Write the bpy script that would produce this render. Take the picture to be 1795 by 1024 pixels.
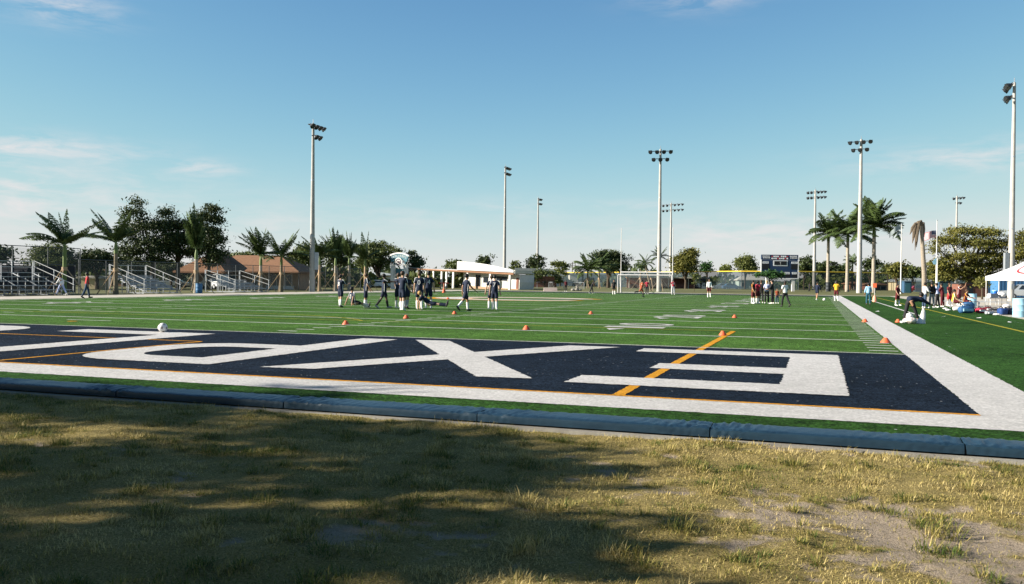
import bpy, bmesh, math, random
import numpy as np
from mathutils import Vector, Matrix, Euler, noise
from mathutils.geometry import tessellate_polygon

for o in list(bpy.data.objects):
    bpy.data.objects.remove(o)
S = bpy.context.scene
COL = S.collection
PI = math.pi
R = math.radians
rng = np.random.default_rng(7)
random.seed(7)

# ------------------------------------------------------------------ camera
YAW = 19.306
cam_d = bpy.data.cameras.new('camera')
cam_d.sensor_width = 36.0
cam_d.lens = 30.72
cam_d.clip_start = 0.1
cam_d.clip_end = 6000
cam = bpy.data.objects.new('camera', cam_d)
COL.objects.link(cam)
cam.location = (-1.772, -20.346, 1.483)
_y, _p, _r = R(YAW), R(-0.720), R(0.599)
_f = Vector((-math.sin(_y)*math.cos(_p), math.cos(_y)*math.cos(_p), math.sin(_p)))
_rt = Vector((math.cos(_y), math.sin(_y), 0))
_up = _rt.cross(_f)
_r2 = _rt*math.cos(_r) + _up*math.sin(_r)
_u2 = -_rt*math.sin(_r) + _up*math.cos(_r)
cam.rotation_euler = Matrix((_r2, _u2, -_f)).transposed().to_euler()
S.camera = cam
VR = Vector((math.cos(_y), math.sin(_y), 0))      # across the view, to the right
VF = Vector((-math.sin(_y), math.cos(_y), 0))     # away from the camera

# ------------------------------------------------------------------ light
SUN_EL = 22.5
SUN_DIR = Vector((-0.905, -0.425, 0)).normalized()   # towards the sun, on the ground
sun_d = bpy.data.lights.new('sun', 'SUN')
sun_d.energy = 5.0
sun_d.angle = R(0.53)
sun_d.color = (1.0, 0.93, 0.82)
sun = bpy.data.objects.new('sun', sun_d)
COL.objects.link(sun)
_d = -(SUN_DIR*math.cos(R(SUN_EL)) + Vector((0, 0, math.sin(R(SUN_EL)))))
sun.rotation_euler = _d.to_track_quat('-Z', 'Y').to_euler()

W = bpy.data.worlds.new('World')
S.world = W
W.use_nodes = True
nt = W.node_tree
nt.nodes.clear()
def N(t, kind, **kw):
    n = t.nodes.new(kind)
    for k, v in kw.items():
        if k in n.inputs:
            n.inputs[k].default_value = v
        else:
            setattr(n, k, v)
    return n
def Lk(t, a, b):
    t.links.new(a, b)
def MATH(t, op, a, b=None, c=None, clamp=False):
    n = t.nodes.new('ShaderNodeMath')
    n.operation = op
    n.use_clamp = clamp
    for i, v in enumerate((a, b, c)):
        if v is None:
            continue
        if isinstance(v, (int, float)):
            n.inputs[i].default_value = v
        else:
            t.links.new(v, n.inputs[i])
    return n.outputs[0]
sky = nt.nodes.new('ShaderNodeTexSky')
sky.sky_type = 'NISHITA'
sky.sun_disc = False
sky.sun_elevation = R(SUN_EL)
sky.sun_rotation = math.atan2(SUN_DIR.x, SUN_DIR.y)
sky.altitude = 0
sky.air_density = 0.5
sky.dust_density = 0.0
sky.ozone_density = 3.0
# the film's curve, the same for the whole sky: contrast first, then each channel levels off as it brightens
ssep = nt.nodes.new('ShaderNodeSeparateColor')
scmb = nt.nodes.new('ShaderNodeCombineColor')
Lk(nt, sky.outputs[0], ssep.inputs[0])
SKY_STRENGTH = 0.08
for i, (A, k) in enumerate(((0.80, 0.285), (0.765, 0.318), (0.745, 0.285))):
    e = MATH(nt, 'EXPONENT', MATH(nt, 'MULTIPLY', MATH(nt, 'POWER', ssep.outputs[i], 1.4), -k/A))
    Lk(nt, MATH(nt, 'MULTIPLY', MATH(nt, 'SUBTRACT', 1.0, e), A*0.385/SKY_STRENGTH), scmb.inputs[i])
# clouds: soft patches on the sky sphere, by azimuth (right of the field axis, in radians) and elevation
tc = nt.nodes.new('ShaderNodeTexCoord')
sep = nt.nodes.new('ShaderNodeSeparateXYZ')
Lk(nt, tc.outputs['Generated'], sep.inputs[0])
az = MATH(nt, 'ARCTAN2', sep.outputs[0], sep.outputs[1])
el = MATH(nt, 'ARCSINE', sep.outputs[2])
comb = nt.nodes.new('ShaderNodeCombineXYZ')
Lk(nt, MATH(nt, 'MULTIPLY', az, 9.0), comb.inputs[0])
Lk(nt, MATH(nt, 'MULTIPLY', el, 42.0), comb.inputs[1])
nz = N(nt, 'ShaderNodeTexNoise', Scale=1.6, Detail=7.0, Roughness=0.62, Distortion=0.35)
Lk(nt, comb.outputs[0], nz.inputs['Vector'])
nzf = MATH(nt, 'MULTIPLY_ADD', nz.outputs['Fac'], 3.4, -1.35, clamp=True)
total = None
# azimuth deg, elevation deg, half widths deg, strength
for a0, e0, wa, we, st in ((-48.5, 7.3, 6.5, 0.8, 0.95), (-50, 4.6, 10.0, 2.2, 0.85), (-46.6, 15.3, 2.8, 1.0, 0.75), (-39.0, 6.7, 2.2, 0.6, 0.9),
                           (-7.5, 18.2, 3.6, 1.1, 0.8), (9.5, 7.4, 7.0, 0.9, 0.75), (-11.5, 5.0, 3.0, 0.3, 0.45), (-19, 4.6, 5.0, 0.8, 0.35),
                           (-2, 3.0, 12, 1.3, 0.9), (-28, 4.0, 9, 1.2, 0.35), (-41, 2.6, 16, 2.2, 0.6), (40, 9, 14, 2, 0.5), (-90, 12, 20, 3, 0.5), (120, 14, 25, 4, 0.5), (-150, 10, 22, 3, 0.5)):
    dx = MATH(nt, 'DIVIDE', MATH(nt, 'SUBTRACT', az, R(a0)), R(wa))
    dy = MATH(nt, 'DIVIDE', MATH(nt, 'SUBTRACT', el, R(e0)), R(we))
    q = MATH(nt, 'ADD', MATH(nt, 'MULTIPLY', dx, dx), MATH(nt, 'MULTIPLY', dy, dy))
    g = MATH(nt, 'MULTIPLY', MATH(nt, 'EXPONENT', MATH(nt, 'MULTIPLY', q, -1.0)), st)
    total = g if total is None else MATH(nt, 'MAXIMUM', total, g)
cloud = MATH(nt, 'MULTIPLY', total, nzf, clamp=True)
mixc = nt.nodes.new('ShaderNodeMix')
mixc.data_type = 'RGBA'
Lk(nt, cloud, mixc.inputs['Factor'])
Lk(nt, scmb.outputs[0], mixc.inputs['A'])
mixc.inputs['B'].default_value = (0.325/SKY_STRENGTH, 0.308/SKY_STRENGTH, 0.308/SKY_STRENGTH, 1)
bg = N(nt, 'ShaderNodeBackground', Strength=SKY_STRENGTH)
Lk(nt, mixc.outputs['Result'], bg.inputs['Color'])
wo = nt.nodes.new('ShaderNodeOutputWorld')
Lk(nt, bg.outputs[0], wo.inputs['Surface'])

S.view_settings.view_transform = 'Standard'
S.view_settings.look = 'None'
S.view_settings.gamma = 1.0
S.view_settings.use_curve_mapping = False
S.view_settings.exposure = 1.38
S.render.engine = 'CYCLES'
S.cycles.transparent_max_bounces = 24
S.cycles.max_bounces = 5
S.cycles.diffuse_bounces = 2
S.cycles.use_denoising = True

# ------------------------------------------------------------------ materials
MATS = {}
def pm(name, c1, c2=None, scale=8.0, rough=0.8, bump=0.0, bscale=None, spec=0.3, metal=0.0, detail=4.0, alpha=None, attr=None, coat=0.0, c3=None, stretch=None):
    """Procedural material: two colours mixed by noise in object space (or by a face attribute), with a noise bump."""
    if name in MATS:
        return MATS[name]
    m = bpy.data.materials.new(name)
    m.use_nodes = True
    t = m.node_tree
    b = t.nodes['Principled BSDF']
    b.inputs['Roughness'].default_value = rough
    b.inputs['Specular IOR Level'].default_value = spec
    b.inputs['Metallic'].default_value = metal
    b.inputs['Coat Weight'].default_value = coat
    c2 = c2 or tuple(x*0.8 for x in c1)
    tcn = t.nodes.new('ShaderNodeTexCoord')
    vec = tcn.outputs['Object']
    if stretch:
        mp = t.nodes.new('ShaderNodeMapping')
        mp.inputs['Scale'].default_value = stretch
        Lk(t, vec, mp.inputs['Vector'])
        vec = mp.outputs[0]
    n = N(t, 'ShaderNodeTexNoise', Scale=scale, Detail=detail, Roughness=0.6)
    Lk(t, vec, n.inputs['Vector'])
    mx = t.nodes.new('ShaderNodeMix')
    mx.data_type = 'RGBA'
    mx.inputs['A'].default_value = (*c1, 1)
    mx.inputs['B'].default_value = (*c2, 1)
    f = MATH(t, 'MULTIPLY_ADD', n.outputs['Fac'], 2.4, -0.7, clamp=True)
    if attr:
        at = t.nodes.new('ShaderNodeAttribute')
        at.attribute_name = attr
        f = MATH(t, 'ADD', MATH(t, 'MULTIPLY', at.outputs['Fac'], 0.65), MATH(t, 'MULTIPLY', f, 0.35), clamp=True)
    Lk(t, f, mx.inputs['Factor'])
    col = mx.outputs['Result']
    Lk(t, col, b.inputs['Base Color'])
    if bump:
        n2 = N(t, 'ShaderNodeTexNoise', Scale=bscale or scale*3, Detail=6.0, Roughness=0.65)
        Lk(t, vec, n2.inputs['Vector'])
        bp = N(t, 'ShaderNodeBump', Strength=bump, Distance=0.02)
        Lk(t, n2.outputs['Fac'], bp.inputs['Height'])
        Lk(t, bp.outputs[0], b.inputs['Normal'])
    if alpha is not None:
        b.inputs['Alpha'].default_value = alpha
    MATS[name] = m
    return m

def foliage(name, dark, light, trans=0.25):
    if name in MATS:
        return MATS[name]
    m = pm(name, dark, light, scale=0.35, rough=0.55, spec=0.25, attr='rnd')
    t = m.node_tree
    b = t.nodes['Principled BSDF']
    out = t.nodes['Material Output']
    tr = t.nodes.new('ShaderNodeBsdfTranslucent')
    mx = N(t, 'ShaderNodeMixShader', Fac=trans)
    Lk(t, b.inputs['Base Color'].links[0].from_socket, tr.inputs['Color'])
    Lk(t, b.outputs[0], mx.inputs[1])
    Lk(t, tr.outputs[0], mx.inputs[2])
    Lk(t, mx.outputs[0], out.inputs['Surface'])
    return m

M_WHITE = pm('white_paint', (0.64, 0.62, 0.58), (0.54, 0.52, 0.49), 3.0, 0.6)
M_OFFW = pm('off_white_stucco', (0.6048, 0.5712, 0.4872), (0.5208, 0.4872, 0.4032), 2.0, 0.85, 0.2, 20)
M_CONC = pm('pole_concrete', (0.4032, 0.3864, 0.3528), (0.3192, 0.3024, 0.2772), 1.6, 0.85, 0.1, 25)
M_DARKM = pm('dark_metal', (0.025, 0.03, 0.035), (0.045, 0.05, 0.055), 6.0, 0.5, metal=0.3)
M_GALV = pm('galvanised_metal', (0.42, 0.44, 0.46), (0.32, 0.34, 0.36), 10.0, 0.45, metal=0.6)
M_ALU = pm('bleacher_aluminium', (0.36, 0.375, 0.39), (0.27, 0.28, 0.30), 5.0, 0.5, metal=0.35)
M_WOOD = pm('stake_wood', (0.42, 0.3024, 0.1848), (0.3024, 0.21, 0.126), 6.0, 0.85, stretch=(8, 8, 0.6))
M_TRUNK = pm('tree_bark', (0.10, 0.075, 0.05), (0.05, 0.038, 0.027), 4.0, 0.95, 0.6, 12)
M_PTRUNK = pm('palm_trunk_bark', (0.3696, 0.3276, 0.2604), (0.2352, 0.2016, 0.1596), 2.0, 0.9, 0.4, 14, stretch=(1, 1, 5))
M_PTRUNKD = pm('young_palm_trunk_bark', (0.22, 0.18, 0.12), (0.12, 0.10, 0.065), 2.0, 0.9, 0.4, 14, stretch=(1, 1, 5))
M_SHAFT = pm('palm_crownshaft_green', (0.14, 0.19, 0.05), (0.09, 0.13, 0.035), 3.0, 0.5)
M_DEADF = pm('dead_frond', (0.17, 0.13, 0.09), (0.08, 0.06, 0.042), 3.0, 0.9)
M_NAVY = pm('navy_cloth', (0.008, 0.015, 0.040), (0.006, 0.011, 0.028), 9.0, 0.8)
M_GLASS = pm('dark_glass', (0.012, 0.016, 0.022), (0.02, 0.025, 0.03), 2.0, 0.12, spec=0.5)
M_TYRE = pm('tyre_rubber', (0.015, 0.015, 0.016), (0.022, 0.022, 0.022), 9.0, 0.9)
M_ORANGE = pm('orange_plastic', (0.66, 0.13, 0.05), (0.56, 0.10, 0.04), 4.0, 0.5)
M_BLACK = pm('black_cloth', (0.012, 0.012, 0.014), (0.02, 0.02, 0.022), 8.0, 0.85)
F_PALM = foliage('palm_leaf', (0.02728, 0.05183, 0.015), (0.1023, 0.1432, 0.04092), 0.2)
F_DARK = foliage('dark_leaf', (0.0191, 0.03274, 0.01091), (0.07093, 0.09275, 0.02728), 0.15)
F_MID = foliage('mid_leaf', (0.03001, 0.05183, 0.01364), (0.1296, 0.1473, 0.03546), 0.2)
F_LIGHT = foliage('light_leaf', (0.04774, 0.07093, 0.01637), (0.1773, 0.191, 0.04774), 0.25)
F_OLIVE = foliage('olive_leaf', (0.03546, 0.05729, 0.015), (0.2114, 0.1841, 0.03546), 0.2)
F_TOPI = foliage('clipped_leaf', (0.0191, 0.05456, 0.01364), (0.04774, 0.1159, 0.02728), 0.15)

# ------------------------------------------------------------------ mesh helpers
class MB:
    def __init__(s):
        s.v, s.f, s.m = [], [], []
    def add(s, vs, fs, mi=0):
        o = len(s.v)
        s.v += [tuple(v) for v in vs]
        s.f += [tuple(i+o for i in f) for f in fs]
        s.m += [mi]*len(fs)
        return s
    def box(s, c, d, rz=0.0, mi=0, M=None):
        vs = []
        for z in (-1, 1):
            for x, y in ((-1, -1), (1, -1), (1, 1), (-1, 1)):
                vs.append(Vector((x*d[0]/2, y*d[1]/2, z*d[2]/2)))
        if M is not None:
            vs = [M @ v for v in vs]
        elif rz:
            vs = [Matrix.Rotation(rz, 3, 'Z') @ v for v in vs]
        c = Vector(c)
        return s.add([v+c for v in vs], [(3, 2, 1, 0), (4, 5, 6, 7), (0, 1, 5, 4), (1, 2, 6, 5), (2, 3, 7, 6), (3, 0, 4, 7)], mi)
    def bar(s, p, q, w, h=None, mi=0):
        p, q = Vector(p), Vector(q)
        d = q-p
        M = d.to_track_quat('Z', 'Y').to_matrix()
        return s.box((p+q)/2, (w, h or w, d.length), M=M, mi=mi)
    def tube(s, pts, rad, n=8, mi=0, cap=True, flat=1.0):
        pts = [Vector(p) for p in pts]
        if isinstance(rad, (int, float)):
            rad = [rad]*len(pts)
        t0 = (pts[1]-pts[0]).normalized()
        ref = Vector((0, 1, 0)) if abs(t0.y) < 0.9 else Vector((1, 0, 0))
        vs, fs = [], []
        for i, p in enumerate(pts):
            t = (pts[min(i+1, len(pts)-1)]-pts[max(i-1, 0)]).normalized()
            a = t.cross(ref).normalized()
            b = a.cross(t).normalized()
            for k in range(n):
                q = 2*PI*k/n
                vs.append(p + a*math.cos(q)*rad[i] + b*math.sin(q)*rad[i]*flat)
        for i in range(len(pts)-1):
            for k in range(n):
                a, b = i*n+k, i*n+(k+1) % n
                fs.append((a, b, b+n, a+n))
        if cap:
            fs.append(tuple(range(n-1, -1, -1)))
            fs.append(tuple(range((len(pts)-1)*n, len(pts)*n)))
        return s.add(vs, fs, mi)
    def prism(s, poly, a, b, axis='z', mi=0):
        """Extrude a 2-D outline between a and b along an axis (z: xy outline; y: xz outline; x: yz outline)."""
        def P(p, t):
            return (p[0], p[1], t) if axis == 'z' else (p[0], t, p[1]) if axis == 'y' else (t, p[0], p[1])
        n = len(poly)
        vs = [P(p, a) for p in poly]+[P(p, b) for p in poly]
        tri = [tuple(t) for t in tessellate_polygon([[Vector((p[0], p[1], 0)) for p in poly]])]
        fs = [t for t in tri]+[tuple(i+n for i in reversed(t)) for t in tri]
        fs += [(i, (i+1) % n, (i+1) % n+n, i+n) for i in range(n)]
        return s.add(vs, fs, mi)
    def ball(s, c, r, nu=10, nv=7, mi=0):
        r = (r, r, r) if isinstance(r, (int, float)) else r
        vs, fs = [], []
        for i in range(nv+1):
            th = PI*i/nv
            for k in range(nu):
                ph = 2*PI*k/nu
                vs.append((c[0]+r[0]*math.sin(th)*math.cos(ph), c[1]+r[1]*math.sin(th)*math.sin(ph), c[2]-r[2]*math.cos(th)))
        for i in range(nv):
            for k in range(nu):
                a, b = i*nu+k, i*nu+(k+1) % nu
                fs.append((a, b, b+nu, a+nu))
        return s.add(vs, fs, mi)
    def mesh(s, name, mats, smooth=False):
        me = bpy.data.meshes.new(name)
        me.from_pydata(s.v, [], s.f)
        for m in (mats if isinstance(mats, (list, tuple)) else [mats]):
            me.materials.append(m)
        if len(me.materials) > 1:
            me.polygons.foreach_set('material_index', s.m)
        bm = bmesh.new()
        bm.from_mesh(me)
        bmesh.ops.recalc_face_normals(bm, faces=bm.faces)
        bm.to_mesh(me)
        bm.free()
        if smooth:
            me.polygons.foreach_set('use_smooth', [True]*len(me.polygons))
            try:
                me.set_sharp_from_angle(angle=R(40))
            except Exception:
                pass
        me.update()
        return me
    def build(s, name, mats, parent=None, smooth=False, label=None):
        o = bpy.data.objects.new(name, s.mesh(name, mats, smooth))
        COL.objects.link(o)
        if parent is not None:
            o.parent = parent
        if label:
            o['label'] = label
        return o

def link(name, me, parent=None):
    o = bpy.data.objects.new(name, me)
    COL.objects.link(o)
    if parent is not None:
        o.parent = parent
    return o
def tag(o, label, cat, group=None):
    o['label'] = label
    o['category'] = cat
    if group:
        o['group'] = group
    return o
def thing(name, label, cat, loc=(0, 0, 0), rz=0.0, group=None):
    o = bpy.data.objects.new(name, None)
    o.empty_display_size = 0.2
    COL.objects.link(o)
    o.location = (*loc[:2], loc[2] if len(loc) > 2 else 0)
    o.rotation_euler = (0, 0, rz)
    return tag(o, label, cat, group)
def struct(o, kind='structure'):
    o['kind'] = kind
    return o
def np_mesh(name, V, F, mats, attrs=None, fidx=None):
    """Mesh from numpy arrays: V (n,3), F (m,k) of one face size."""
    me = bpy.data.meshes.new(name)
    k = F.shape[1]
    me.vertices.add(len(V))
    me.vertices.foreach_set('co', np.ascontiguousarray(V, dtype=np.float32).ravel())
    me.loops.add(F.size)
    me.loops.foreach_set('vertex_index', np.ascontiguousarray(F, dtype=np.int32).ravel())
    me.polygons.add(len(F))
    me.polygons.foreach_set('loop_start', np.arange(0, F.size, k, dtype=np.int32))
    for m in (mats if isinstance(mats, (list, tuple)) else [mats]):
        me.materials.append(m)
    me.update(calc_edges=True)
    for an, dom, arr in (attrs or []):
        a = me.attributes.new(an, 'FLOAT', dom)
        a.data.foreach_set('value', np.ascontiguousarray(arr, dtype=np.float32))
    me.validate()
    return me

# ------------------------------------------------------------------ ground, turf and markings
YD = 0.9144
FW = 48.77
# far ground, rising very slightly behind the far end of the field
gm = MB()
xs = [-3000, -900, -300, -120, -70, -52, 6, 12, 40, 120, 400, 1200, 3000]
ys = [-3000, -600, -120, -40, -11.0, -6, 60, 102, 112, 125, 150, 260, 500, 1200, 4000]
def gz(x, y):
    r = 0.30*min(1, max(0, (y-104)/18))
    return (-0.30 if y < -10 else -0.05)+r
vs = [(x, y, gz(x, y)) for y in ys for x in xs]
nx = len(xs)
gm.add(vs, [(j*nx+i, j*nx+i+1, (j+1)*nx+i+1, (j+1)*nx+i) for j in range(len(ys)-1) for i in range(nx-1)])
M_FARG = pm('park_grass', (0.1428, 0.1302, 0.042), (0.0756, 0.084, 0.0252), 0.35, 0.95, 0.3, 30)
struct(gm.build('ground', M_FARG))

# materials with fine relief for the turf
def turf_mat(name, c1, c2, fleck=None, var=1.0):
    m = pm(name, c1, c2, 45.0, 0.9, 0.8, 140.0, spec=0.04, detail=4.0)
    t = m.node_tree
    b = t.nodes['Principled BSDF']
    src = b.inputs['Base Color'].links[0].from_socket
    tcn = [n for n in t.nodes if n.type == 'TEX_COORD'][0]
    mul = None
    # tufts of pile, brushed patches and broad wear
    for sc, am, det in ((24.0, 2.6, 3.0), (6.0, 1.3, 4.0), (1.2, 0.7, 4.0), (0.2, 0.7, 5.0)):
        n = N(t, 'ShaderNodeTexNoise', Scale=sc, Detail=det, Roughness=0.65)
        Lk(t, tcn.outputs['Object'], n.inputs['Vector'])
        f = MATH(t, 'MAXIMUM', MATH(t, 'MULTIPLY_ADD', n.outputs['Fac'], 2*am*var, 1.0-am*var), 0.25)
        mul = f if mul is None else MATH(t, 'MULTIPLY', mul, f)
    mx = t.nodes.new('ShaderNodeMix')
    mx.data_type = 'RGBA'
    mx.blend_type = 'MULTIPLY'
    mx.inputs['Factor'].default_value = 1.0
    Lk(t, src, mx.inputs['A'])
    cc = t.nodes.new('ShaderNodeCombineColor')
    for i in range(3):
        Lk(t, mul, cc.inputs[i])
    Lk(t, cc.outputs[0], mx.inputs['B'])
    last = mx.outputs['Result']
    if fleck:
        vo = N(t, 'ShaderNodeTexVoronoi', Scale=fleck[0])
        Lk(t, tcn.outputs['Object'], vo.inputs['Vector'])
        patch = N(t, 'ShaderNodeTexNoise', Scale=0.9, Detail=3.0)
        Lk(t, tcn.outputs['Object'], patch.inputs['Vector'])
        sc_ = t.nodes.new('ShaderNodeSeparateColor')
        Lk(t, vo.outputs['Color'], sc_.inputs[0])
        pick = MATH(t, 'LESS_THAN', sc_.outputs[0], MATH(t, 'MULTIPLY_ADD', patch.outputs['Fac'], fleck[1]*3, -fleck[1]))
        lim = MATH(t, 'MULTIPLY_ADD', sc_.outputs[1], 0.12, 0.06)
        isf = MATH(t, 'MULTIPLY', MATH(t, 'LESS_THAN', vo.outputs['Distance'], lim), pick)
        m2 = t.nodes.new('ShaderNodeMix')
        m2.data_type = 'RGBA'
        Lk(t, isf, m2.inputs['Factor'])
        Lk(t, last, m2.inputs['A'])
        m2.inputs['B'].default_value = (0.36, 0.37, 0.37, 1)
        last = m2.outputs['Result']
    Lk(t, last, b.inputs['Base Color'])
    return m
M_TURF = turf_mat('green_turf', (0.033, 0.080, 0.014), (0.072, 0.143, 0.028), (7.0, 0.10))
M_TURFD = turf_mat('side_turf', (0.014, 0.046, 0.008), (0.034, 0.082, 0.016), (4.0, 0.06))
M_NAVYT = turf_mat('navy_turf', (0.005, 0.0085, 0.016), (0.014, 0.022, 0.035), (11.0, 0.32))
M_WTURF = turf_mat('white_turf', (0.455, 0.438, 0.415), (0.53, 0.512, 0.487), var=0.22)
M_LTURF = turf_mat('white_line_turf', (0.496, 0.504, 0.448), (0.576, 0.584, 0.528), var=0.2)
M_OTURF = turf_mat('orange_turf', (0.576, 0.272, 0.028), (0.496, 0.224, 0.02), var=0.3)
M_YTURF = turf_mat('yellow_turf', (0.352, 0.304, 0.04), (0.272, 0.24, 0.032), var=0.3)

def rag(poly, step=0.04, amp=0.016):
    """Subdivide a straight-sided outline and roughen it the way cut pile edges are."""
    out = []
    n = len(poly)
    for i in range(n):
        a, b = Vector(poly[i]), Vector(poly[(i+1) % n])
        k = max(1, int((b-a).length/step))
        for j in range(k):
            p = a+(b-a)*j/k
            if j:
                p = p+Vector((random.uniform(-amp, amp), random.uniform(-amp, amp)))
            out.append(p)
    return out
def sheet(name, polys, z, mat, holes=None):
    """Flat sheet at height z from outlines; kind structure."""
    b = MB()
    for i, po in enumerate(polys):
        rings = [[Vector((p[0], p[1], 0)) for p in po]]
        if holes and holes.get(i):
            rings.append([Vector((p[0], p[1], 0)) for p in holes[i]])
        flat = [p for r_ in rings for p in r_]
        tri = tessellate_polygon(rings)
        b.add([(p.x, p.y, z) for p in flat], [tuple(t) for t in tri])
    o = b.build(name, mat)
    for p in o.data.polygons:
        if p.normal.z < 0:
            o.data.flip_normals()
            break
    return struct(o)
def rect(x0, x1, y0, y1):
    return [(x0, y0), (x1, y0), (x1, y1), (x0, y1)]

EZ = -10*YD
TX0, TX1, TY0, TY1 = -49.95, 7.0, -11.33, 102.6
sheet('turf', [rect(TX0, 0.97, -10.1, TY1)], 0.0, M_TURF)
sheet('side_turf', [rect(TX0, 0.97, TY0, -10.1)], 0.0, M_TURFD)
sheet('side_turf', [rect(0.97, TX1, TY0, TY1)], 0.0, M_TURFD)
# painted end zones
sheet('end_zone_paint', [rag(rect(-FW, 0, EZ, -0.05), 0.06, 0.012)], 0.004, M_NAVYT)
sheet('end_zone_paint', [rect(-FW, 0, 100*YD+0.05, 110*YD)], 0.004, M_NAVYT)
# white border round the field
BW = 0.95
sheet('field_border', [rag(rect(-FW-0.3, 0.97, EZ-1.09, EZ-0.06), 0.06, 0.014)], 0.006, M_WTURF)
sheet('field_border', [rag(rect(0.0, 0.97, EZ-0.06, 103*YD), 0.06, 0.012)], 0.006, M_WTURF)
sheet('field_border', [rect(-FW-0.25, -FW, EZ-0.06, 110*YD+0.4)], 0.006, M_WTURF)
sheet('field_border', [rect(-FW, 0.97, 110*YD, 110*YD+0.5)], 0.006, M_WTURF)
sheet('field_border', [rect(0.0, 0.97, 103*YD, 110*YD)], 0.006, M_WTURF)
# orange soccer lines
def arc(cx, cy, r, a0, a1, w, n=40):
    o = [(cx+r*math.cos(a0+(a1-a0)*i/n), cy+r*math.sin(a0+(a1-a0)*i/n)) for i in range(n+1)]
    q = [(cx+(r-w)*math.cos(a0+(a1-a0)*i/n), cy+(r-w)*math.sin(a0+(a1-a0)*i/n)) for i in range(n, -1, -1)]
    return o+q
CX = -24.384
sheet('soccer_goal_line', [rag(rect(-FW, 0.0, EZ-0.07, EZ+0.035), 0.05, 0.012)], 0.008, M_OTURF)
for sgn in (1, -1):
    x = CX+sgn*20.16
    sheet('penalty_area_line', [rag(rect(x-0.08, x+0.08, EZ, EZ+16.5), 0.06, 0.008)], 0.008, M_OTURF)
    x = CX+sgn*9.16
    sheet('goal_area_line', [rag(rect(x-0.05, x+0.05, EZ, EZ+5.5), 0.06, 0.006)], 0.008, M_OTURF)
sheet('penalty_area_line', [rect(CX-20.16, CX+20.16, EZ+16.45, EZ+16.55)], 0.010, M_YTURF)
sheet('goal_area_line', [rect(CX-9.16, CX+9.16, EZ+5.45, EZ+5.55)], 0.010, M_OTURF)
_h = math.acos(5.5/9.15)
sheet('penalty_arc', [arc(CX, EZ+11, 9.15, PI/2-_h, PI/2+_h, 0.12)], 0.008, M_YTURF)
sheet('penalty_spot', [arc(CX-0.6, EZ+11.2, 0.16, 0, 1.999*PI, 0.15)], 0.008, M_OTURF)
sheet('halfway_line', [rect(-FW, 0, 50*YD-0.25, 50*YD-0.13)], 0.008, M_YTURF)
# football lines
sheet('goal_line', [rag(rect(-FW, 0, -0.05, 0.06), 0.06, 0.008)], 0.009, M_WTURF)
sheet('goal_line', [rect(-FW, 0, 100*YD-0.06, 100*YD+0.05)], 0.009, M_WTURF)
for k in range(1, 20):
    yy = k*5*YD
    sheet('yard_line', [rect(-FW+0.1, -0.1, yy-0.08, yy+0.08)], 0.006, M_LTURF)
for x0 in (-0.67, -16.26, -33.12, -FW+0.06):
    sheet('hash_marks', [rect(x0, x0+0.61, k*YD-0.07, k*YD+0.07) for k in range(1, 100) if k % 5], 0.006, M_LTURF)
sheet('conversion_mark', [rect(-26.1, -24.2, 2.85, 2.97)], 0.006, M_LTURF)
# lines on the side turf
sheet('coaching_line', [rect(2.86, 3.02, 26, 74)], 0.006, M_WTURF)
sheet('coaching_line', [rect(2.1, 2.86, 26.0, 26.09)], 0.006, M_LTURF)
sheet('team_area_line', [rect(4.48, 4.62, -6, 96)], 0.006, M_YTURF)

# end-zone lettering, read from the field: baseline on the goal-line side
LB, LT = -0.95, -8.0
def letter(polys, holes=None):
    rp = [rag(p, 0.045, 0.018) for p in polys]
    rh = {k: rag(v, 0.045, 0.018) for k, v in (holes or {}).items()}
    o = sheet('field_letter', rp, 0.013, M_WTURF, rh)
    return o
def L_E(x0, x1):       # x1 = spine side (towards the right sideline)
    s = 0.92
    return [[(x1, LB), (x1, LT), (x0+0.15, LT), (x0+0.15, LT+1.03), (x1-s, LT+1.03), (x1-s, -5.42), (x0+0.93, -5.36), (x0+0.93, -4.40), (x1-s, -4.40), (x1-s, -1.92), (x0, -1.88), (x0, LB)]], None
def rnd_bowl(xa, xb, ya, yb, r, n=10):
    """Outline of a box whose left corners (towards -x) are rounded; xb is the straight side."""
    pts = [(xb, ya)]
    for i in range(n+1):
        a = -PI/2-i*PI/2/n
        pts.append((xa+r+r*math.cos(a), ya+r+r*math.sin(a)))
    for i in range(n+1):
        a = PI-i*PI/2/n
        pts.append((xa+r+r*math.cos(a), yb-r+r*math.sin(a)))
    pts.append((xb, yb))
    return pts
def L_P(x0, x1):
    s = 0.95
    outer = rnd_bowl(x0, x1-s, LT-0.02, -3.75, 1.35)
    outer = [(x1, LB), (x1, LT-0.02)]+outer[:]+[(x1-s, LB)]
    hole = rnd_bowl(x0+0.85, x1-s, -7.02, -4.65, 0.75)
    return [outer], {0: hole}
def L_X(x0, x1):
    w = 0.92
    cy = (LB+LT)/2
    return [[(x0, LB), (x0+w, LB), (x1, LT), (x1-w, LT)]], None
def L_L(x0, x1):
    return [[(x1, LB-0.25), (x1, LT), (x1-0.95, LT), (x1-0.95, -2.25), (x0, -2.25), (x0, LB-0.25)]], None
def L_O(x0, x1):
    def ring(xa, xb, ya, yb, r, n=8):
        pts = []
        for cx_, cy_, a0 in ((xb-r, yb-r, 0), (xa+r, yb-r, PI/2), (xa+r, ya+r, PI), (xb-r, ya+r, 1.5*PI)):
            for i in range(n+1):
                a = a0+PI/2*i/n
                pts.append((cx_+r*math.cos(a), cy_+r*math.sin(a)))
        return pts
    return [ring(x0, x1, LT, LB, 1.6)], {0: ring(x0+0.95, x1-0.95, LT+0.95, LB-0.95, 0.8)}
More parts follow.
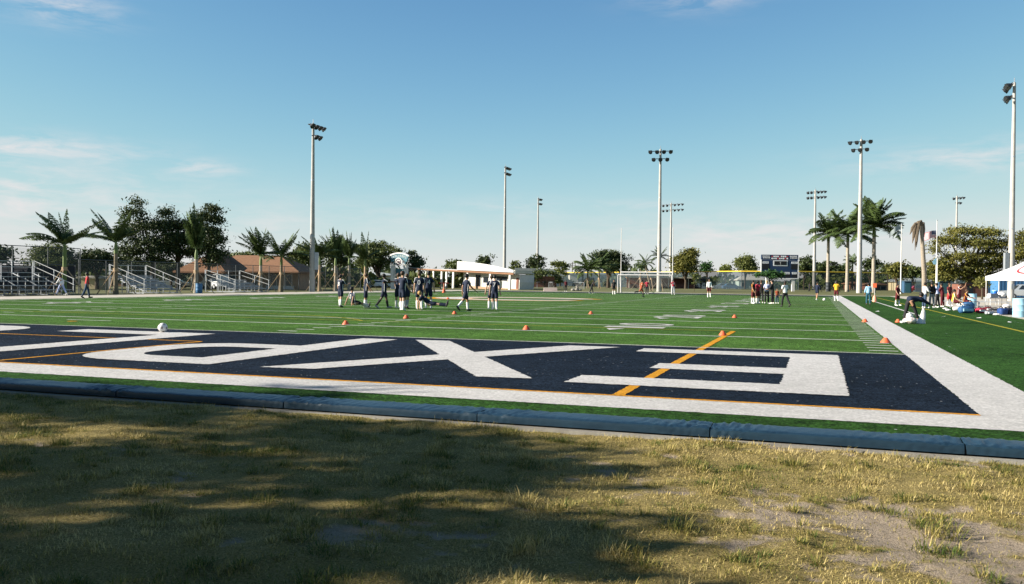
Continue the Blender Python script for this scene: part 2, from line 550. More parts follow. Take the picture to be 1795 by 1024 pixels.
def L_R(x0, x1):
    p, h = L_P(x0, x1)
    p.append([(x1-1.3, -3.75), (x1-2.3, -3.75), (x0, LB), (x0+1.0, LB)])
    return p, h
def L_S(x0, x1):
    s, m = 1.0, (LB+LT)/2
    return [[(x1, LB), (x0, LB), (x0, m-s/2), (x1-s, m-s/2), (x1-s, LT+s), (x0, LT+s), (x0, LT), (x1, LT), (x1, m+s/2), (x0+s, m+s/2), (x0+s, LB-s), (x1, LB-s)]], None
letter(*L_E(-5.42, -1.36))
# X: two crossing strokes, cut where they meet so that no faces overlap
xa = [(-11.10, -0.85), (-10.22, -0.80), (-5.82, -7.78), (-6.72, -7.86)]
def isect(p, q, a, b):
    p, q, a, b = map(Vector, (p, q, a, b))
    d, e = q-p, b-a
    t = (a-p).cross(e)/d.cross(e)
    return tuple(p+d*t)
B0, B1 = ((-7.15, -0.90), (-10.52, -8.03)), ((-5.98, -0.86), (-9.55, -7.93))
i00, i01 = isect(xa[0], xa[3], *B0), isect(xa[1], xa[2], *B0)
i10, i11 = isect(xa[0], xa[3], *B1), isect(xa[1], xa[2], *B1)
letter([[xa[0], xa[1], i01, B0[0], B1[0], i11, xa[2], xa[3], i10, B1[1], B0[1], i00]])
letter(*L_P(-15.1, -11.55))
letter(*L_L(-21.05, -16.75))
letter(*L_O(-26.9, -22.45))
letter(*L_R(-32.0, -28.2))
letter(*L_E(-37.2, -33.4))
letter(*L_R(-42.4, -38.6))
letter(*L_S(-47.4, -43.8))

# yard numbers, read from each sideline
def text_mesh(txt, size, extrude=0.0):
    cu = bpy.data.curves.new('txt', 'FONT')
    cu.body = txt
    cu.size = size
    cu.extrude = extrude
    cu.align_x = 'CENTER'
    cu.align_y = 'CENTER'
    cu.resolution_u = 3
    o = bpy.data.objects.new('txt', cu)
    COL.objects.link(o)
    dg = bpy.context.evaluated_depsgraph_get()
    me = bpy.data.meshes.new_from_object(o.evaluated_get(dg))
    bpy.data.objects.remove(o)
    bpy.data.curves.remove(cu)
    return me
def fit_text(txt, w, h):
    me = text_mesh(txt, 1.0)
    co = np.empty(len(me.vertices)*3, np.float32)
    me.vertices.foreach_get('co', co)
    co = co.reshape(-1, 3)
    mn, mx = co.min(0), co.max(0)
    co[:, 0] = (co[:, 0]-(mn[0]+mx[0])/2)*w/(mx[0]-mn[0])
    co[:, 1] = (co[:, 1]-(mn[1]+mx[1])/2)*h/(mx[1]-mn[1])
    co[:, 2] = 0
    me.vertices.foreach_set('co', co.ravel())
    me.update()
    return me
DIG = {c: fit_text(c, 0.62 if c == '1' else 1.5, 1.95) for c in '012345'}
for me in DIG.values():
    me.materials.clear()
    me.materials.append(M_WTURF)
ARW = MB().add([(0, 0.3, 0), (0, -0.3, 0), (0.9, 0, 0)], [(0, 1, 2)]).mesh('arrow', M_WTURF)
for k in range(1, 10):
    n = k if k <= 5 else 10-k
    for side in (0, 1):
        x = -7.45 if side == 0 else -FW+7.45
        rz = PI/2 if side == 0 else -PI/2
        for ch, off in ((str(n), -1.05), ('0', 1.05)):
            o = struct(link('yard_number', DIG[ch]))
            o.location = (x, k*10*YD+(off if side == 0 else -off), 0.011)
            o.rotation_euler = (0, 0, rz)
        if n < 5:
            o = struct(link('yard_arrow', ARW))
            o.location = (x-0.4 if side == 0 else x+0.4, k*10*YD+(-2.1 if k < 5 else 2.1), 0.011)
            o.rotation_euler = (0, 0, -PI/2 if k < 5 else PI/2)
# midfield emblem: a white pointed C with an orange edge
def wishbone(cx, cy, rx, ry, t, gap=0.45, n=44):
    out, inn = [], []
    for i in range(n+1):
        a = gap+(2*PI-2*gap)*i/n
        out.append((cx+rx*math.cos(a), cy+ry*math.sin(a)))
        inn.append((cx+(rx-t*abs(math.sin(a/2))**0.7)*math.cos(a), cy+(ry-t*0.85)*math.sin(a)))
    return out+[(cx+rx*0.55, cy-ry*0.16)]+inn[::-1]+[(cx+rx*0.55, cy+ry*0.16)]
sheet('field_emblem', [[(y, x) if False else (x, y) for x, y in wishbone(-25.6, 48.6, 7.5, 6.9, 3.9)]], 0.013, M_OTURF)
sheet('field_emblem', [wishbone(-25.6, 48.6, 6.8, 6.1, 2.6)], 0.018, M_WTURF)

# paths, apron, kerb
M_PATH = pm('concrete_path', (0.4704, 0.42, 0.3444), (0.3948, 0.3528, 0.2856), 0.8, 0.9, 0.2, 15)
M_KERB = pm('kerb_concrete', (0.2856, 0.2688, 0.2268), (0.1848, 0.168, 0.1428), 2.0, 0.9, 0.4, 30)
sheet('running_track', [rect(-56.6, -49.95, -30, 109)], 0.002, M_PATH)
sheet('path', [rect(-49.95, 7.0, 102.6, 109)], 0.002, M_PATH)
sheet('apron_pavement', [[(7.0, -11), (10.5, -11), (14, 20), (16, 60), (24, 70), (40, 95), (60, 118), (7.0, 118)]], 0.002, M_PATH)
struct(MB().box((-22, -11.80, -0.06), (62, 0.13, 0.085)).build('kerb', M_KERB))
struct(MB().box((TX1+0.06, 45.5, 0.0), (0.12, 113.5, 0.05)).build('kerb', M_KERB))

# ------------------------------------------------------------------ padded kerb cover: one vinyl pad per length
def pad_mat():
    m = pm('pad_vinyl', (0.014, 0.036, 0.058), (0.008, 0.022, 0.038), 3.0, 0.38, 0.15, 30.0, spec=0.35, stretch=(1, 3, 3))
    return m
M_PAD = pad_mat()
def pad(x0, x1, label, seed):
    L = x1-x0-0.012
    r_ = random.Random(seed)
    prof = [(-0.224, 0.000), (-0.226, 0.026), (-0.227, 0.052), (-0.224, 0.073), (-0.206, 0.084), (-0.15, 0.087), (-0.07, 0.089), (0.02, 0.089), (0.11, 0.089), (0.19, 0.086), (0.216, 0.076), (0.222, 0.034), (0.215, 0.000)]
    n = int(L/0.016)
    V, F = [], []
    for i in range(n+1):
        u = i/n
        x = -L/2+L*u
        e = min(u, 1-u)*L
        near = math.exp(-e/0.55)
        for j, (py, pz) in enumerate(prof):
            # slack vinyl: diagonal creases that gather towards the ends of each pad
            q = noise.noise(Vector((x*3.0+seed*9, py*5, seed)))
            cr = noise.noise(Vector((x*20+py*26+pz*60+seed*7, py*3, seed+3.3)))
            cr2 = noise.noise(Vector((x*34-py*30+seed*3, py*4, seed+8.1)))
            amp = 0.0020+0.024*near*(0.35+0.65*max(0, noise.noise(Vector((x*1.7, seed*4.0, 1.0)))+0.45))
            dz = (q*0.003+cr*amp*1.3+cr2*amp*0.7)*(1 if pz > 0 else 0)
            q = cr*0.8
            end = 0.006*math.exp(-e/0.02)
            V.append((x, py*(1-end*2)+q*amp*0.5*(1 if pz > 0 else 0), max(0, pz+dz-end*(1 if pz > 0 else 0))))
    k = len(prof)
    for i in range(n):
        for j in range(k-1):
            F.append((i*k+j, i*k+j+1, (i+1)*k+j+1, (i+1)*k+j))
    b = MB().add(V, F)
    b.add([V[j] for j in range(k)], [tuple(range(k))])
    b.add([V[n*k+j] for j in range(k)], [tuple(range(k-1, -1, -1))])
    o = b.build('kerb_pad', M_PAD, smooth=True)
    o.location = ((x0+x1)/2, -11.555, 0.0)
    o.rotation_euler = (0, 0, r_.uniform(-0.006, 0.006))
    return tag(o, label, 'kerb pad', 'padded kerb covers along the end of the turf')
PJ = [-17.2, -14.8, -12.35, -9.95, -7.53, -5.15, -2.74, -0.53, 1.9, 4.4, 7.0]
for i, lb in enumerate(['navy kerb pad shaded, beyond the left edge of the picture', 'dark kerb pad, second shaded one in from the left', 'navy kerb pad at the left edge in tree shade', 'shaded navy kerb pad with one sunlit spot, left of the P',
                        'sunlit wrinkled navy kerb pad below the P of the lettering', 'navy kerb pad below the X with a crumpled right end', 'long smooth navy kerb pad below the E, seam in its middle', 'navy kerb pad with creased end at the right corner',
                        'navy kerb pad just outside the right corner of the field', 'navy kerb pad farthest right, by the apron']):
    pad(PJ[i], PJ[i+1], lb, i+1)

# ------------------------------------------------------------------ near lawn: sandy ground with a worn, dry grass cover
def sandiness(x, y):
    a = noise.fractal(Vector((x*0.55+3.1, y*0.8, 0.0)), 1.0, 2.0, 4)
    b = noise.fractal(Vector((x*2.6, y*3.2, 4.0)), 1.0, 2.0, 3)
    right = min(1, max(0, (x+4.2)/3.0))*min(1, max(0, (-12.2-y)/1.6))
    c = noise.fractal(Vector((x*7.0, y*8.5, 8.0)), 1.0, 2.0, 2)
    return a*0.60+b*0.55+c*0.35+0.50*right-0.44-0.10*min(1, max(0, (-4.0-x)/2))
def lawn_z(x, y):
    return -0.035+0.030*noise.fractal(Vector((x*0.9, y*0.9, 1.7)), 1.0, 2.0, 3)+0.016*noise.fractal(Vector((x*4, y*4, 6.7)), 1.0, 2.0, 4)
LX = np.concatenate([np.linspace(-40, -14.2, 40), np.arange(-14, 0.4, 0.045), np.linspace(0.5, 14, 30)])
LY = np.concatenate([np.linspace(-40, -18.3, 30), np.arange(-18.2, -11.86, 0.045), [-11.86]])
nxl, nyl = len(LX), len(LY)
V = np.empty((nyl, nxl, 3), np.float32)
sa = np.zeros((nyl, nxl), np.float32)
for j, y in enumerate(LY):
    for i, x in enumerate(LX):
        s_ = sandiness(x, y)
        sa[j, i] = s_
        bare = min(1.0, max(0.0, s_*3))
        V[j, i] = (x, y, lawn_z(x, y)-0.012*bare)
idx = np.arange(nxl*nyl).reshape(nyl, nxl)
F = np.stack([idx[:-1, :-1], idx[:-1, 1:], idx[1:, 1:], idx[1:, :-1]], -1).reshape(-1, 4)
M_LAWN = bpy.data.materials.new('lawn_soil')
M_LAWN.use_nodes = True
t = M_LAWN.node_tree
b = t.nodes['Principled BSDF']
b.inputs['Roughness'].default_value = 0.95
b.inputs['Specular IOR Level'].default_value = 0.1
tcn = t.nodes.new('ShaderNodeTexCoord')
at = t.nodes.new('ShaderNodeAttribute')
at.attribute_name = 'sand'
n1 = N(t, 'ShaderNodeTexNoise', Scale=14.0, Detail=8.0, Roughness=0.7)
n2 = N(t, 'ShaderNodeTexNoise', Scale=70.0, Detail=6.0, Roughness=0.7)
n3 = N(t, 'ShaderNodeTexNoise', Scale=2.2, Detail=4.0)
for n_ in (n1, n2, n3):
    Lk(t, tcn.outputs['Object'], n_.inputs['Vector'])
def ramp(t, fac, stops):
    r_ = t.nodes.new('ShaderNodeValToRGB')
    el_ = r_.color_ramp.elements
    while len(el_) < len(stops):
        el_.new(0.5)
    for e_, (p, c) in zip(el_, stops):
        e_.position = p
        e_.color = (*c, 1)
    Lk(t, fac, r_.inputs['Fac'])
    return r_.outputs['Color']
thatch = ramp(t, n2.outputs['Fac'], [(0.28, (0.07872, 0.06101, 0.02165)), (0.5, (0.2657, 0.2066, 0.07675)), (0.72, (0.4723, 0.3739, 0.1624))])
sandc = ramp(t, n2.outputs['Fac'], [(0.25, (0.1968, 0.1476, 0.1025)), (0.5, (0.3362, 0.2706, 0.2009)), (0.75, (0.4264, 0.3526, 0.2747))])
mf = MATH(t, 'ADD', MATH(t, 'MULTIPLY', at.outputs['Fac'], 3.2), MATH(t, 'MULTIPLY_ADD', n1.outputs['Fac'], 2.4, -1.2), clamp=True)
mx = t.nodes.new('ShaderNodeMix')
mx.data_type = 'RGBA'
Lk(t, mf, mx.inputs['Factor'])
Lk(t, thatch, mx.inputs['A'])
Lk(t, sandc, mx.inputs['B'])
Lk(t, mx.outputs['Result'], b.inputs['Base Color'])
bp = N(t, 'ShaderNodeBump', Strength=1.0, Distance=0.035)
Lk(t, MATH(t, 'ADD', n1.outputs['Fac'], MATH(t, 'MULTIPLY', n2.outputs['Fac'], 0.7)), bp.inputs['Height'])
Lk(t, bp.outputs[0], b.inputs['Normal'])
lawn = link('lawn_ground', np_mesh('lawn_ground', V.reshape(-1, 3), F, M_LAWN, [('sand', 'POINT', sa.ravel())]))
lawn.data.polygons.foreach_set('use_smooth', [True]*len(lawn.data.polygons))
struct(lawn)

# blades of grass: nobody could count them, so one object of bent three-segment blades
def blades(name, n, x0, x1, y0, y1, hmin, hmax, width, keep, group=1, shift=0.0):
    P = []
    while len(P) < n//group:
        xs_ = rng.uniform(x0, x1, 4000)
        ys_ = rng.uniform(y0, y1, 4000)
        for x, y in zip(xs_, ys_):
            k = keep(x, y)
            if k > 0 and rng.random() < k:
                P.append((x, y))
                if len(P) >= n//group:
                    break
    P = np.array(P)
    if group > 1:
        cen = np.repeat(P, group, axis=0)
        gs = np.repeat(rng.uniform(0.6, 1.5, len(P)), group)
        off = rng.normal(0, 0.030, (len(cen), 2))*gs[:, None]
        P = cen+off
    m = len(P)
    zz = np.array([lawn_z(x, y) for x, y in P])-0.006
    patch = np.array([noise.fractal(Vector((x*0.8, y*1.1, 9.0)), 1.0, 2.0, 3) for x, y in P])
    tall = np.array([noise.fractal(Vector((x*2.2, y*2.8, 14.0)), 1.0, 2.0, 2) for x, y in P])
    h = rng.uniform(hmin, hmax, m)*(1.0+np.clip(tall, -0.5, 0.9)*0.9)
    a = rng.uniform(0, 2*PI, m)
    if group > 1:
        a = np.arctan2(off[:, 1], off[:, 0])+rng.normal(0, 0.7, m)
        h *= gs
    lean = rng.uniform(0.3, 1.5, m)
    w = width*rng.uniform(0.6, 1.3, m)
    d = np.stack([np.cos(a), np.sin(a)], 1)
    sd = np.stack([-np.sin(a), np.cos(a)], 1)
    base = np.concatenate([P, zz[:, None]], 1)
    def pt(fr, wd, bend):
        c = base.copy()
        c[:, :2] += d*(h*fr*np.sin(lean*bend))[:, None]
        c[:, 2] += h*fr*np.cos(lean*bend)
        l, r_ = c.copy(), c.copy()
        l[:, :2] += sd*(w*wd/2)[:, None]
        r_[:, :2] -= sd*(w*wd/2)[:, None]
        return l, r_, c
    l0, r0, _ = pt(0.0, 1.0, 0.6)
    l1, r1, _ = pt(0.55, 0.8, 0.75)
    _, _, tip = pt(1.0, 0.0, 1.15)
    V = np.stack([l0, r0, l1, r1, tip], 1).reshape(-1, 3)
    o = np.arange(m)[:, None]*5
    F = np.concatenate([o+np.array([[0, 1, 3]]), o+np.array([[0, 3, 2]]), o+np.array([[2, 3, 4]])], 1).reshape(-1, 3)
    dry = 0.60-0.66*patch+rng.normal(0, 0.22, m)-shift
    if group > 1:
        dry += np.repeat(rng.normal(0, 0.22, m//group), group)
    dry = np.clip(dry, 0, 1)
    return struct(link(name, np_mesh(name, V, F, M_BLADE, [('dry', 'FACE', np.repeat(dry, 3))])), 'stuff')
M_BLADE = bpy.data.materials.new('dry_grass')
M_BLADE.use_nodes = True
t = M_BLADE.node_tree
b = t.nodes['Principled BSDF']
b.inputs['Roughness'].default_value = 0.7
b.inputs['Specular IOR Level'].default_value = 0.2
at = t.nodes.new('ShaderNodeAttribute')
at.attribute_name = 'dry'
c_ = ramp(t, at.outputs['Fac'], [(0.0, (0.06396, 0.0984, 0.01771)), (0.35, (0.187, 0.1722, 0.03936)), (0.65, (0.3936, 0.31, 0.1033)), (1.0, (0.5707, 0.4576, 0.2066))])
Lk(t, c_, b.inputs['Base Color'])
tr = t.nodes.new('ShaderNodeBsdfTranslucent')
Lk(t, c_, tr.inputs['Color'])
mxs = N(t, 'ShaderNodeMixShader', Fac=0.25)
Lk(t, b.outputs[0], mxs.inputs[1])
Lk(t, tr.outputs[0], mxs.inputs[2])
Lk(t, mxs.outputs[0], t.nodes['Material Output'].inputs['Surface'])
def in_view(x, y):
    # lawn the photograph can see, with a margin for a step to the side
    return -12.4+(-17.6+12.4)*(y+11.9)/(-5.4) < 99
def keep_a(x, y):
    s_ = sandiness(x, y)
    return max(0.10, min(1.0, 0.62-2.4*s_))
def keep_t(x, y):
    s_ = sandiness(x, y)
    c = noise.fractal(Vector((x*3.1, y*3.9, 21.0)), 1.0, 2.0, 2)
    return max(0.04, min(1, (c-0.02)*2.2))*max(0.35, min(1, 0.8-1.0*s_))
blades('grass', 330000, -13.5, 1.2, -17.6, -11.88, 0.014, 0.038, 0.0042, keep_a)
blades('grass_tufts', 90000, -13.5, 1.6, -17.8, -11.95, 0.030, 0.070, 0.0048, keep_t, group=45, shift=0.22)
blades('grass_by_kerb', 7000, -13.5, 3.0, -12.05, -11.875, 0.02, 0.075, 0.005, lambda x, y: max(0, noise.noise(Vector((x*1.7, 0.3, 2.0)))+0.12))

# ================================================================== LARGE STRUCTURE
# ------------------------------------------------------------------ broadleaf trees
def leaf_cloud(lobes, n, size, per=26, spread=0.45, seed=0, flat=0.0):
    """Leaf-sized quads gathered in clumps spread through ellipsoid lobes."""
    g = np.random.default_rng(seed)
    L = np.array(lobes, float)
    wt = (L[:, 3]*L[:, 4]*L[:, 5])**(0.75)
    wt /= wt.sum()
    nc = max(6, n//per)
    li = g.choice(len(L), nc, p=wt)
    d = g.normal(size=(nc, 3))
    d /= np.linalg.norm(d, axis=1)[:, None]
    d[:, 2] = np.where((d[:, 2] < -0.35), -d[:, 2]*0.6, d[:, 2])
    r = g.uniform(0.35, 1.0, nc)**0.5
    r *= g.uniform(0.85, 1.12, nc)
    cc = L[li, :3]+d*L[li, 3:6]*r[:, None]
    crnd = g.uniform(0, 1, nc)
    ci = np.repeat(np.arange(nc), per)
    m = len(ci)
    sp = spread*g.uniform(0.6, 1.4, nc)
    p = cc[ci]+g.normal(size=(m, 3))*sp[ci][:, None]*np.array([1, 1, 0.55])
    a = g.normal(size=(m, 3))
    a[:, 2] *= (1-flat)
    a /= np.linalg.norm(a, axis=1)[:, None]
    b = np.cross(a, g.normal(size=(m, 3)))
    b /= np.linalg.norm(b, axis=1)[:, None]
    s = size*g.uniform(0.6, 1.4, m)[:, None]
    a *= s
    b *= s*0.55
    V = np.stack([p-a, p-b*0.9, p+a, p+b*0.9], 1).reshape(-1, 3)
    F = np.arange(m*4).reshape(m, 4)
    rnd = np.clip(crnd[ci]*0.6+g.uniform(0, 0.4, m), 0, 1)
    return V, F, rnd
def crown_mesh(name, lobes, n, size, mat, seed, **kw):
    V, F, rnd = leaf_cloud(lobes, n, size, seed=seed, **kw)
    return np_mesh(name, V, F, mat, [('rnd', 'FACE', rnd)])
def auto_lobes(w, z0, z1, seed, k=9, depth=1.0):
    """Lobes that fill a crown of width w between heights z0 and z1."""
    g = random.Random(seed)
    h = z1-z0
    out = []
    for i in range(k):
        a = g.uniform(0, 2*PI)
        q = g.uniform(0.15, 0.62)
        zc = z0+h*g.uniform(0.28, 0.78)
        f = 1-abs((zc-z0)/h-0.45)*0.9
        rx = w*g.uniform(0.17, 0.27)
        out.append((math.cos(a)*q*w*0.55*f, math.sin(a)*q*w*0.55*f*depth, zc, rx, rx, h*g.uniform(0.16, 0.26)))
    out.append((0, 0, z0+h*0.5, w*0.30, w*0.30, h*0.36))
    out.append((g.uniform(-.1, .1)*w, 0, z1-h*0.20, w*0.2, w*0.2, h*0.2))
    return out
def tree(label, x, y, ztop, zbot, w, mat, seed, n=2600, size=0.22, lobes=None, k=9, group=None, name='tree', cat='tree', trunk_r=None, spread=0.45, flat=0.0, lean=0.0):
    t = thing(name, label, cat, (x, y, -0.05), 0, group)
    lobes = lobes or auto_lobes(w, zbot, ztop, seed, k)
    me = crown_mesh('crown', lobes, n, size, mat, seed, spread=spread, flat=flat)
    link('crown', me, t)
    r = trunk_r or max(0.14, w*0.032)
    b = MB()
    mid = zbot+(ztop-zbot)*0.35
    b.tube([(0, 0, -0.3), (lean*0.3, 0, zbot*0.5), (lean*0.7, 0.03, zbot+0.2), (lean, 0, mid)], [r*1.3, r, r*0.85, r*0.5], 8)
    g = random.Random(seed+50)
    for lo in lobes[:6]:
        z0 = zbot*g.uniform(0.75, 1.0)+0.3
        b.tube([(lean*0.7, 0, z0), (lo[0]*0.45+lean*0.4, lo[1]*0.45, (z0+lo[2])/2+0.1), (lo[0]*0.9, lo[1]*0.9, lo[2]+lo[5]*0.3)], [r*0.55, r*0.38, r*0.12], 6)
    b.build('trunk', M_TRUNK, t, smooth=True)
    return t
V3 = VR
def along(l):
    """A lobe written as (across the view, away, up, rx, ry, rz) turned into world axes."""
    return [(VR.x*a+VF.x*b, VR.y*a+VF.y*b, c, rx, ry, rz) for a, b, c, rx, ry, rz in l]

G_BACK = 'trees beyond the fences'
# left
tree('low dark tree cut by the left picture edge behind the bleachers', -90.64, 54.49, 4.57, 2.61, 3.39, F_DARK, 11, 1400, 0.22)
tree('wide olive-topped tree behind the leftmost palm', -88.61, 60.5, 5.34, 1.92, 7.88, F_MID, 12, 6500, 0.16, flat=0.5)
tree('broad dark tree spreading between the two leftmost palms', -85.91, 64.63, 4.88, 1.14, 7.76, F_DARK, 13, 6500, 0.16, flat=0.5)
_b = (-82.26, 70.14)
tree('tallest dark feathery tree behind the second palm, with a pointed top', _b[0], _b[1], 11.6, 3.5, 7, F_DARK, 14, 13000, 0.15, trunk_r=0.3, lobes=along([
    (-2.1, 0, 10.9, 0.8, 0.8, 0.9), (-2.4, 0, 9.3, 1.5, 1.4, 1.3), (-1.2, 0.3, 7.6, 2.0, 1.8, 1.6), (-3.2, 0, 6.6, 1.5, 1.5, 1.5), (0.6, 0, 7.9, 1.4, 1.4, 1.1), (-0.6, 0, 5.6, 2.4, 2, 1.5), (1.6, 0, 6.4, 1.3, 1.3, 1.5), (-2.6, 0, 4.4, 1.8, 1.6, 1.2), (1.2, 0, 4.5, 1.6, 1.6, 1.1), (2.6, 0.4, 5.6, 1.4, 1.4, 1.3), (-3.6, 0.4, 4.6, 1.3, 1.3, 1.3), (0.2, 0.4, 3.4, 2.6, 1.6, 1.0)]))
_b = (-80.61, 72.84)
tree('dark open-branched tree with sky showing through, right of the tallest tree', _b[0], _b[1], 10.4, 3.5, 7, F_DARK, 15, 11000, 0.15, trunk_r=0.28, lobes=along([
    (-1.5, 0, 9.6, 0.9, 0.9, 1.0), (-1.0, 0, 8.0, 1.5, 1.4, 1.0), (0.9, 0, 8.2, 1.2, 1.1, 0.8), (0.2, 0, 6.4, 1.9, 1.6, 1.0), (2.3, 0, 6.8, 1.0, 1, 0.9), (-1.6, 0, 5.2, 1.5, 1.3, 0.9), (1.4, 0, 4.6, 1.6, 1.4, 0.8)]))
_b = (-75.5, 72.51)
tree('tall slim dark tree right of the third palm, top leaning right', _b[0], _b[1], 10.9, 3.0, 6, F_DARK, 16, 10000, 0.15, trunk_r=0.24, lobes=along([
    (0.4, 0, 10.1, 0.9, 0.9, 0.8), (-1.0, 0, 9.0, 1.1, 1.0, 0.9), (0.7, 0, 8.6, 1.0, 1.0, 1.0), (-0.2, 0, 7.2, 1.7, 1.5, 1.1), (0.9, 0, 6.0, 1.2, 1.2, 1.2), (-0.8, 0, 5.2, 1.4, 1.3, 1.0), (1.2, 0, 4.4, 1.1, 1.1, 0.8), (0.3, 0, 3.4, 1.2, 1.1, 0.7)]))
tree('low olive tree behind the left end of the orange roof', -101.28, 114.34, 6.27, 3.34, 9.4, F_MID, 17, 1800, 0.26)
tree('round dark green tree above the right slope of the orange roof', -84.8, 109.52, 7.84, 1.38, 7.83, F_MID, 18, 5000, 0.19)
tree('bushy dark tree behind the bundled palms right of the tall pole', -74.43, 102.55, 8.75, 1.63, 6.4, F_DARK, 19, 6000, 0.19)
tree('wide round tree with olive top left of the white archway', -76.76, 120.81, 8.63, 1.93, 11.55, F_MID, 20, 11000, 0.19)
tree('small dark tree hiding behind the left pillar of the archway', -70.92, 122.86, 6.74, 2.1, 4.54, F_DARK, 21, 1000, 0.26)
tree('low dark tree filling the gap under the tallest tree', -87.28, 72.62, 4.05, 0.3, 6.06, F_DARK, 51, 5500, 0.16)
tree('low dark tree behind the small bleacher at left', -85.64, 77.43, 3.72, 0.43, 5.48, F_DARK, 52, 4500, 0.16)
tree('low dark tree left of the hall under the slim tree', -85.8, 83.74, 4.12, 0.42, 4.11, F_DARK, 53, 3200, 0.16)
# centre
tree('grey-green tree above the colonnade left of the white parapet', -85.8, 178.05, 6.64, 2.43, 9.26, F_MID, 22, 1600, 0.32)
tree('small dark tree peeping over the middle of the white parapet', -79.18, 180.37, 8.26, 3.2, 6.18, F_DARK, 23, 1100, 0.32)
tree('tiny round tree beside the right end of the white parapet', -75.57, 192.23, 6.89, 3.66, 3.53, F_MID, 24, 500, 0.3)
tree('dark round tree behind the slim pole right of the white building', -70.03, 194.17, 8.42, 3.13, 7.05, F_DARK, 25, 1500, 0.32)
tree('pale green ragged tree right of the slim pole', -62.53, 189.38, 6.7, 1.72, 5.98, F_LIGHT, 26, 1300, 0.3)
tree('large dark tree behind the left goalpost upright', -43.76, 160.99, 8.31, 2.27, 10.63, F_DARK, 27, 9000, 0.21)
tree('olive tree with one branch reaching right, right of the goalpost', -27.83, 163.39, 8.6, 1.95, 8.32, F_OLIVE, 28, 8000, 0.21)
tree('dome-shaped dark green tree right of the goalpost', -27.52, 198.46, 6.58, 2.93, 4.49, F_TOPI, 29, 900, 0.28)
tree('pale ragged tree left of the dome-shaped tree and scoreboard', -23.78, 205.07, 6.46, 2.87, 3.73, F_LIGHT, 30, 700, 0.3)
tree('light green twin-topped tree left of the scoreboard', -16.8, 175.73, 7.81, 2.35, 6.2, F_LIGHT, 31, 6000, 0.2, k=7)
tree('dark tree filling the gap right of the scoreboard', -4.86, 188.39, 7.96, 2.27, 5.17, F_DARK, 32, 1600, 0.3)
tree('dark layered tree behind the first royal palm trunk', 0.21, 197.58, 7.31, 2.62, 8.83, F_DARK, 33, 2200, 0.3, flat=0.5)
tree('low dark tree between the first two royal palm trunks', 4.28, 220.2, 6.74, 2.78, 5.29, F_DARK, 34, 900, 0.3)
tree('dark tree right of the tall pole between royal palms', 9.96, 206.29, 8.24, 2.49, 5.76, F_DARK, 35, 1500, 0.3)
tree('low dark spreading tree right of the last royal palm', 13.22, 196.84, 6.4, 3, 3.92, F_DARK, 36, 900, 0.3)
tree('low yellowish tree behind the left flagpole', 12.22, 159.4, 5.99, 1.79, 4.31, F_OLIVE, 37, 1500, 0.26)
tree('dark low tree left of the dead palm trunk', 15.78, 168.07, 5.76, 1.94, 4.49, F_MID, 38, 1400, 0.26)
_b = (19.02, 122.58)
tree('largest tree at right, broad with yellowing leaves above the bench', _b[0], _b[1], 10.4, 2.8, 12, F_OLIVE, 39, 20000, 0.16, trunk_r=0.42, lobes=along([
    (-1.0, 0, 9.2, 2.2, 2.0, 0.9), (2.4, 0, 9.1, 2.0, 2.0, 0.9), (-3.2, 0, 7.8, 2.2, 2.0, 1.1), (0.4, -1, 7.4, 2.4, 2.2, 1.3), (4.0, 0, 7.4, 1.5, 2.0, 1.3), (-4.9, 0, 6.6, 1.2, 1.2, 0.7), (-1.8, -0.8, 5.4, 2.3, 2.0, 1.2), (2.8, -0.6, 5.6, 2.2, 2.2, 1.4), (-4.0, 0.5, 4.2, 1.9, 2, 1.2), (0.6, 0, 4.0, 2.4, 2.2, 1.1), (4.3, 0, 4.3, 1.5, 1.8, 1.2), (-2.0, 0.4, 3.0, 1.8, 1.6, 1.0), (2.4, 0.4, 2.8, 2.2, 1.8, 1.0), (0.2, 0.5, 2.3, 1.8, 1.6, 0.9), (4.4, 0.3, 2.4, 1.4, 1.4, 0.9), (-4.2, 0.4, 2.6, 1.3, 1.4, 0.8)]), k=12)
tree('yellowing tree half cut by the right picture edge behind the pole', 26.39, 121.98, 10.15, 2.64, 6.04, F_OLIVE, 40, 6500, 0.17)
tree('low dark tree under the big yellowing tree, behind the bench', 16.66, 134.46, 5.65, 1.08, 5.12, F_DARK, 41, 4000, 0.17)
# in front of the fence
tree('flat-topped clipped tree in front of the scoreboard', -9.13, 125.43, 3.99, 1.8, 4.57, F_TOPI, 42, 2000, 0.16, lobes=along([(0, 0, 2.9, 2.2, 1.6, 0.72), (-1.0, 0, 2.75, 1.4, 1.2, 0.6), (1.2, 0, 2.7, 1.3, 1.2, 0.75), (0.2, 0, 3.3, 1.4, 1.2, 0.4)]), trunk_r=0.11, spread=0.25)
_b = (-46.07, 123.09)
tree('low umbrella-shaped tree right of the white building', _b[0], _b[1], 3.2, 1.2, 6, F_MID, 43, 2000, 0.17, trunk_r=0.12, spread=0.28, lobes=along([(0, 0, 2.9, 2.3, 1.5, 0.55), (-1.7, 0, 2.2, 0.9, 0.9, 0.6), (1.9, 0, 2.3, 0.9, 0.9, 0.7), (2.3, 0, 1.6, 0.6, 0.8, 0.6), (-2.2, 0, 1.6, 0.6, 0.6, 0.5)]))
_b = (-19.85, 116.38)
tree('thin young yellow-green tree in the grass right of the goal', _b[0], _b[1], 3.0, 0.9, 1.8, F_LIGHT, 44, 420, 0.13, trunk_r=0.04, spread=0.22)
_b = (15.24, 87.34)
tree('small yellowish bush-like tree left of the canopy tent', _b[0], _b[1], 2.6, 1.0, 1.5, F_OLIVE, 45, 500, 0.13, trunk_r=0.1, spread=0.25)
